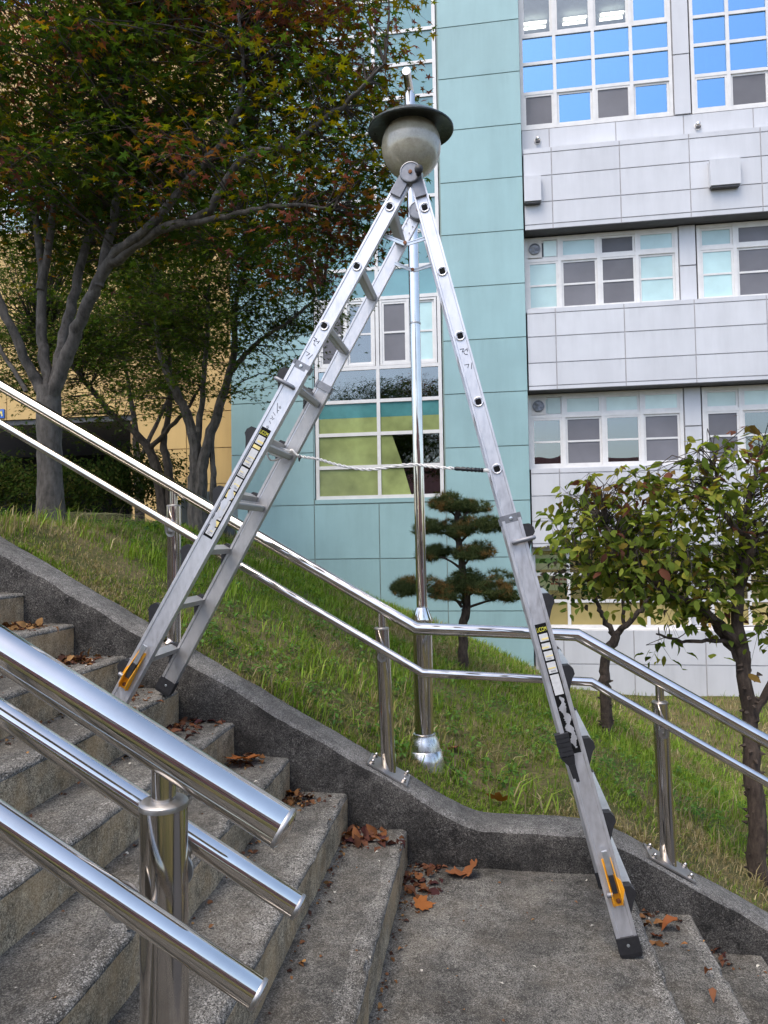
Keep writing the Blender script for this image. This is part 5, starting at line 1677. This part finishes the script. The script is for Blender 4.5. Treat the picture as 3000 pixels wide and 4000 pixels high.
# ------------------------------------------------------------------ grass
def blades(n, xr, yr, hmin, hmax, dens_fun, pal_g, pal_d, wid=0.0028):
    x = rng.uniform(*xr, n)
    y = yr[0] + (yr[1] - yr[0]) * rng.random(n) ** 1.5
    k = dens_fun(x, y) > rng.random(n)
    x, y = x[k], y[k]
    # gather into tufts
    tx, ty = np.round(x / 0.055), np.round(y / 0.055)
    jx = vnoise(tx * 3.1, ty * 1.7, 1.0) - 0.5
    jy = vnoise(tx * 1.3 + 9, ty * 2.9, 1.0) - 0.5
    g = rng.random(len(x)) < 0.6
    x = np.where(g, (tx + jx) * 0.055 + rng.normal(0, 0.008, len(x)), x)
    y = np.where(g, np.maximum((ty + jy) * 0.055 + rng.normal(0, 0.008, len(y)), yr[0]), y)
    n = len(x)
    z = ground_z(x, y) - 0.006
    lush = fbm(x, y, 0.9)
    h = rng.uniform(hmin, hmax, n) * (0.45 + 0.9 * lush) * np.clip(0.72 + 0.2 * (y - 4.0), 0.72, 1.2) * (1 + 0.5 * (rng.random(n) < 0.06))
    a = rng.uniform(0, 2 * math.pi, n)
    lean = np.minimum(np.abs(rng.normal(0.5, 0.4, n)), 1.6) * h
    dx, dy = np.cos(a), np.sin(a)
    # blades hang slightly downhill
    b0 = np.stack([x, y, z], -1)
    mid = b0 + np.stack([dx * lean * 0.35 + 0.06 * h, dy * lean * 0.35, h * 0.6], -1)
    tip = b0 + np.stack([dx * lean * 1.15 + 0.15 * h, dy * lean * 1.15, h * (1 - 0.3 * (lean / h) ** 1)], -1)
    s = np.stack([-dy, dx, np.zeros(n)], -1) * (wid * rng.uniform(0.6, 1.5, n))[:, None]
    vs = np.stack([b0 - s, b0 + s, mid - s * 0.8, mid + s * 0.8, tip], 1).reshape(-1, 3)
    base = np.array([0, 1, 3, 0, 3, 2, 2, 3, 4])
    fs = (base[None] + (np.arange(n) * 5)[:, None]).ravel()
    dry = fbm(x + 20, y + 5, 1.6) + rng.normal(0, 0.13, n)
    dry = dry - 0.03 + 0.10 * np.clip((x - 0.2) / 1.2, 0, 1) * (y < 6) + 0.10 * np.clip((5.0 - y), 0, 1)
    c = pick(n, pal_g, 0.2)
    dd = dry > 0.585
    c[dd] = pick(int(dd.sum()), pal_d, 0.2)
    return vs, fs, np.repeat(c, 3, 0)
PG = np.array([(0.14, 0.225, 0.032), (0.18, 0.275, 0.042), (0.11, 0.18, 0.028), (0.22, 0.28, 0.055)])
PD = np.array([(0.32, 0.26, 0.14), (0.25, 0.20, 0.10), (0.38, 0.32, 0.18), (0.22, 0.20, 0.07)])
def gd(x, y):
    return 0.35 + 0.65 * (fbm(x, y, 2.2) > 0.44)
v1, f1, c1_ = blades(170000, (-4.6, 2.6), (3.86, 9.5), 0.020, 0.075, gd, PG, PD, 0.0022)
v2, f2, c2_ = blades(45000, (-5, 7.5), (6.5, 15.0), 0.04, 0.13, lambda x, y: np.full_like(x, 0.8), PG, PD, 0.005)
v3, f3, c3_ = blades(9000, (-3.6, 2.2), (3.88, 6.2), 0.08, 0.2, lambda x, y: (fbm(x, y, 2.6) > 0.56) * 1.0, PG * 1.15, PD, 0.0034)
v4, f4, c4_ = blades(26, (-0.05, 0.42), (3.9, 4.15), 0.22, 0.42, lambda x, y: np.ones_like(x), PG, PD, 0.0045)
vv = np.concatenate([v1, v2, v3, v4])
ff = np.concatenate([f1, f2 + len(v1), f3 + len(v1) + len(v2), f4 + len(v1) + len(v2) + len(v3)])
me = nmesh('grass', vv, ff, 3, M['grass'], np.concatenate([c1_, c2_, c3_, c4_]))
o = bpy.data.objects.new('grass', me)
COL.objects.link(o)
tag(o, 'uneven green and straw coloured grass on the bank', 'grass', kind='stuff')
# broad-leaved weeds
n = 1900
x = rng.uniform(-4, 2.2, n)
y = 3.95 + 5.5 * rng.random(n) ** 1.4
k = fbm(x + 40, y, 1.4) + 0.12 * (y > 5.5) > 0.52
x, y = x[k], y[k]
P_, R_, S_, C_ = [], [], [], []
for xx, yy in zip(x, y):
    m_ = rng.integers(5, 10)
    a = rng.uniform(0, 6.28, m_)
    z = float(ground_z(xx, yy))
    P_.append(np.stack([xx + np.cos(a) * 0.012, yy + np.sin(a) * 0.012, z + rng.uniform(0.02, 0.09, m_)], -1))
    R_.append(rots(a - math.pi / 2, rng.uniform(-0.1, 0.6, m_), a))
    S_.append(rng.uniform(0.022, 0.05, m_))
    C_.append(pick(m_, np.array([(0.085, 0.18, 0.038), (0.12, 0.22, 0.05), (0.07, 0.14, 0.04)])))
tv, tf = diamond_leaf()
me = scatter('weeds', tv, tf, np.concatenate(P_), np.concatenate(R_), np.concatenate(S_), np.concatenate(C_), M['grass'])
o = bpy.data.objects.new('weeds', me)
COL.objects.link(o)
tag(o, 'low broad leaved weeds scattered through the bank grass', 'weeds', kind='stuff')

# ------------------------------------------------------------------ fallen leaves
def plane_leaf():
    pts = []
    spec = [(0, 0.02), (-0.25, -0.10), (-0.42, 0.02), (-0.33, 0.14), (-0.62, 0.30), (-0.50, 0.42), (-0.58, 0.62), (-0.30, 0.58), (-0.20, 0.82), (-0.08, 0.80), (0, 1.02), (0.08, 0.80), (0.20, 0.82), (0.30, 0.58), (0.58, 0.62), (0.50, 0.42), (0.62, 0.30), (0.33, 0.14), (0.42, 0.02), (0.25, -0.10)]
    vs = [(0, 0.3, 0.0)]
    for x, y in spec:
        r = math.hypot(x, y - 0.3)
        vs.append((x, y, 0.12 * r * r + 0.06 * math.sin(5 * math.atan2(y - 0.3, x)) * r))
    k = len(spec)
    return vs, [(0, 1 + (i + 1) % k, 1 + i) for i in range(k)]
RUST = (0.30, 0.10, 0.03)
def tread_z(x):
    if x >= NX1 and x <= LANDX:
        return 0.0
    if x < NX1:
        return (int((NX1 - x) / RUN) + 1) * RISE
    return -(int((x - LANDX) / RUN) + 1) * 0.168
def big_leaf(x, y, z, size, yaw, tl, col, label, temp=None, cat='leaf', curl=1.0):
    tv, tf = temp or plane_leaf()
    tv = np.asarray(tv, float).copy()
    tv[:, 2] *= curl
    R = rots(np.array([yaw]), np.array([tl]), np.array([yaw + 1.0]))
    w = (R[0] @ (tv * size).T).T
    z = z - w[:, 2].min() + 0.003
    me = scatter('fallen_leaf', tv, tf, np.array([[0, 0, 0.0]]), R, np.array([size]), np.array([col]), M['deadleaf'])
    o = bpy.data.objects.new('fallen_leaf', me)
    o.location = (x, y, z)
    COL.objects.link(o)
    me.polygons.foreach_set('use_smooth', np.ones(len(me.polygons), dtype=bool))
    return tag(o, label, cat, 'fallen leaves on the stairs')
OV = ovate_leaf()
big_leaf(-1.21, 3.42, 0.535, 0.165, 0.9, 0.25, (0.27, 0.10, 0.035), 'big rust orange lobed leaf on a step below the ladder foot', curl=1.3)
big_leaf(-0.36, 3.20, 0.0, 0.095, -1.4, 0.2, (0.24, 0.09, 0.03), 'single orange lobed leaf lying at the foot of the lowest riser', curl=1.6)
big_leaf(-0.17, 3.47, 0.0, 0.11, 0.3, 0.25, (0.21, 0.085, 0.04), 'pale rust lobed leaf leaning beside the landing wall', curl=1.8)
big_leaf(-0.10, 3.53, 0.0, 0.10, 2.3, 0.9, (0.22, 0.09, 0.04), 'upright curled orange leaf against the landing wall', curl=2.0)
big_leaf(-1.02, 3.52, 0.346, 0.075, 0.4, 0.4, (0.36, 0.13, 0.035), 'small orange leaf on the second step in the corner', curl=2.0)
big_leaf(0.825, 3.46, -0.168, 0.085, 1.9, 0.1, (0.24, 0.085, 0.035), 'oval reddish brown leaf on the first step below the landing', OV, curl=2.5)
big_leaf(0.72, 3.36, -0.168, 0.05, 0.4, 0.5, (0.15, 0.055, 0.03), 'small crumpled dark leaf against the landing edge', curl=3)
big_leaf(0.83, 3.31, -0.168, 0.035, 1.2, 0.2, (0.30, 0.14, 0.06), 'tiny orange leaf scrap in the middle of the lower step', OV, curl=2)
big_leaf(0.86, 3.09, -0.168, 0.045, 0.2, 0.4, (0.22, 0.085, 0.04), 'small folded brown leaf near the lower step edge', OV, curl=3)
big_leaf(0.835, 2.98, -0.168, 0.045, 2.8, 0.2, (0.17, 0.075, 0.04), 'nearest small rolled brown leaf on the lower step', OV, curl=3)
big_leaf(-0.66, 2.42, 0.173, 0.03, 0.8, 0.1, (0.32, 0.17, 0.06), 'tiny straw coloured leaf scrap on the lowest step', OV, curl=2)
big_leaf(0.05, 3.97, float(ground_z(0.05, 3.97)) + 0.01, 0.12, 0.5, 0.7, (0.28, 0.13, 0.04), 'curled tan leaf on the grass behind the landing wall', curl=2.2)
big_leaf(-0.22, 4.7, float(ground_z(-0.22, 4.7)) + 0.02, 0.11, 1.5, 0.4, (0.22, 0.09, 0.06), 'brown dead leaf in the grass right of the lamp base', curl=2.0)
# litter drifts in the corners of the steps
LP, LR, LS, LC = [], [], [], []
def drift(xc, yc, sx, sy, n, pal, size, hgt=0.03, zz=None):
    x = xc + rng.normal(0, 1, n) * sx
    y = np.minimum(yc + rng.normal(0, 1, n) * sy, 3.585)
    for q in range(n):
        zt = tread_z(xc) if zz is None else zz
        lo = NX1 - RUN * round((NX1 - xc) / RUN + 0.5) + 0.012 if xc < NX1 else -9
        r2 = ((x[q] - xc) / sx) ** 2 + ((y[q] - yc) / sy) ** 2
        xx = max(x[q], lo) if xc < NX1 else (max(x[q], NX1 + 0.012) if xc < LANDX else max(x[q], LANDX + 0.012))
        LP.append((xx, y[q], zt + 0.004 + hgt * math.exp(-r2 * 0.7) * rng.random()))
    a = rng.uniform(0, 6.28, n)
    LR.append(rots(a, np.abs(rng.normal(0, 0.7, n)), rng.uniform(0, 6.28, n)))
    LS.append(size * rng.uniform(0.25, 1.15, n))
    LC.append(pick(n, pal, 0.25))
BRN = np.array([(0.11, 0.052, 0.028), (0.16, 0.08, 0.036), (0.075, 0.038, 0.025), (0.20, 0.115, 0.05), (0.05, 0.027, 0.021)])
DRK = np.array([(0.07, 0.03, 0.022), (0.11, 0.05, 0.03), (0.15, 0.065, 0.03), (0.05, 0.022, 0.022)])
for xc, yc, n, pal, sz in ((-2.80, 3.35, 90, BRN, 0.06), (-2.46, 3.42, 130, BRN, 0.06), (-2.17, 3.40, 110, BRN, 0.055), (-1.88, 3.40, 70, BRN, 0.045), (-1.56, 3.46, 70, DRK, 0.06), (-1.26, 3.5, 40, BRN, 0.05), (-0.97, 3.45, 70, BRN, 0.045), (-0.66, 3.47, 90, DRK, 0.07), (-0.34, 3.46, 90, DRK, 0.07), (0.70, 3.52, 45, BRN, 0.05), (1.0, 3.52, 15, DRK, 0.04)):
    drift(xc, yc, rnd.uniform(0.05, 0.085), rnd.uniform(0.06, 0.14), int(n * rnd.uniform(0.7, 1.5)), pal, sz * 0.9, 0.022)
# thin line of scraps along the foot of each riser, and stray crumbs on the treads
for k in range(0, 9):
    xr_ = NX1 - k * RUN if k else NX1
    zt = k * RISE
    m_ = 60
    y = 3.58 - np.abs(rng.normal(0, 0.7, m_))
    for q in range(m_):
        LP.append((xr_ + 0.012 + abs(rng.normal(0, 0.02)), y[q], zt + 0.006))
    LR.append(rots(rng.uniform(0, 6.28, m_), np.abs(rng.normal(0, 0.6, m_)), rng.uniform(0, 6.28, m_)))
    LS.append(rng.uniform(0.008, 0.028, m_))
    LC.append(pick(m_, BRN, 0.3))
m_ = 240
xs_ = rng.uniform(-2.9, 1.3, m_)
ys_ = rng.uniform(1.6, 3.55, m_)
for q in range(m_):
    LP.append((xs_[q], ys_[q], tread_z(xs_[q]) + 0.006))
LR.append(rots(rng.uniform(0, 6.28, m_), np.abs(rng.normal(0, 0.3, m_)), rng.uniform(0, 6.28, m_)))
LS.append(rng.uniform(0.006, 0.02, m_))
LC.append(pick(m_, np.array([(0.25, 0.14, 0.06), (0.12, 0.06, 0.03), (0.4, 0.38, 0.33)]), 0.3))
tv, tf = ovate_leaf()
tv = np.asarray(tv) * np.array([1, 1, 2.2])
me = scatter('leaf_litter', tv, tf, np.array(LP), np.concatenate(LR), np.concatenate(LS), np.concatenate(LC), M['deadleaf'])
o = bpy.data.objects.new('leaf_litter', me)
COL.objects.link(o)
tag(o, 'dry brown leaf litter gathered in the corners of the steps', 'leaf litter', kind='stuff')

# ------------------------------------------------------------------ brick block behind the viewer (seen mirrored in the steel)
M['brick_red'] = plain('red_brick_wall', (0.44, 0.19, 0.16), 0.85, 0, 0.15, 3)
bb = thing('brick_building', (3, -24, -2.3), 'red brick building mirrored in the steel posts', 'building')
slab('wall', (-9, -32, -2.3), (34, -24, 7.5), M['brick_red'], bb)
for i in range(12):
    for j in range(2):
        x = -7.5 + i * 3.4
        slab('window', (x, -23.99, 0.3 + 3.2 * j), (x + 2.0, -23.9, 2.1 + 3.2 * j), M['glass_dark'], bb)
        slab('window_backing', (x + 0.02, -24.0 + 0.004, 0.32 + 3.2 * j), (x + 1.98, -23.995 + 0.002, 2.08 + 3.2 * j), M['room'], bb)
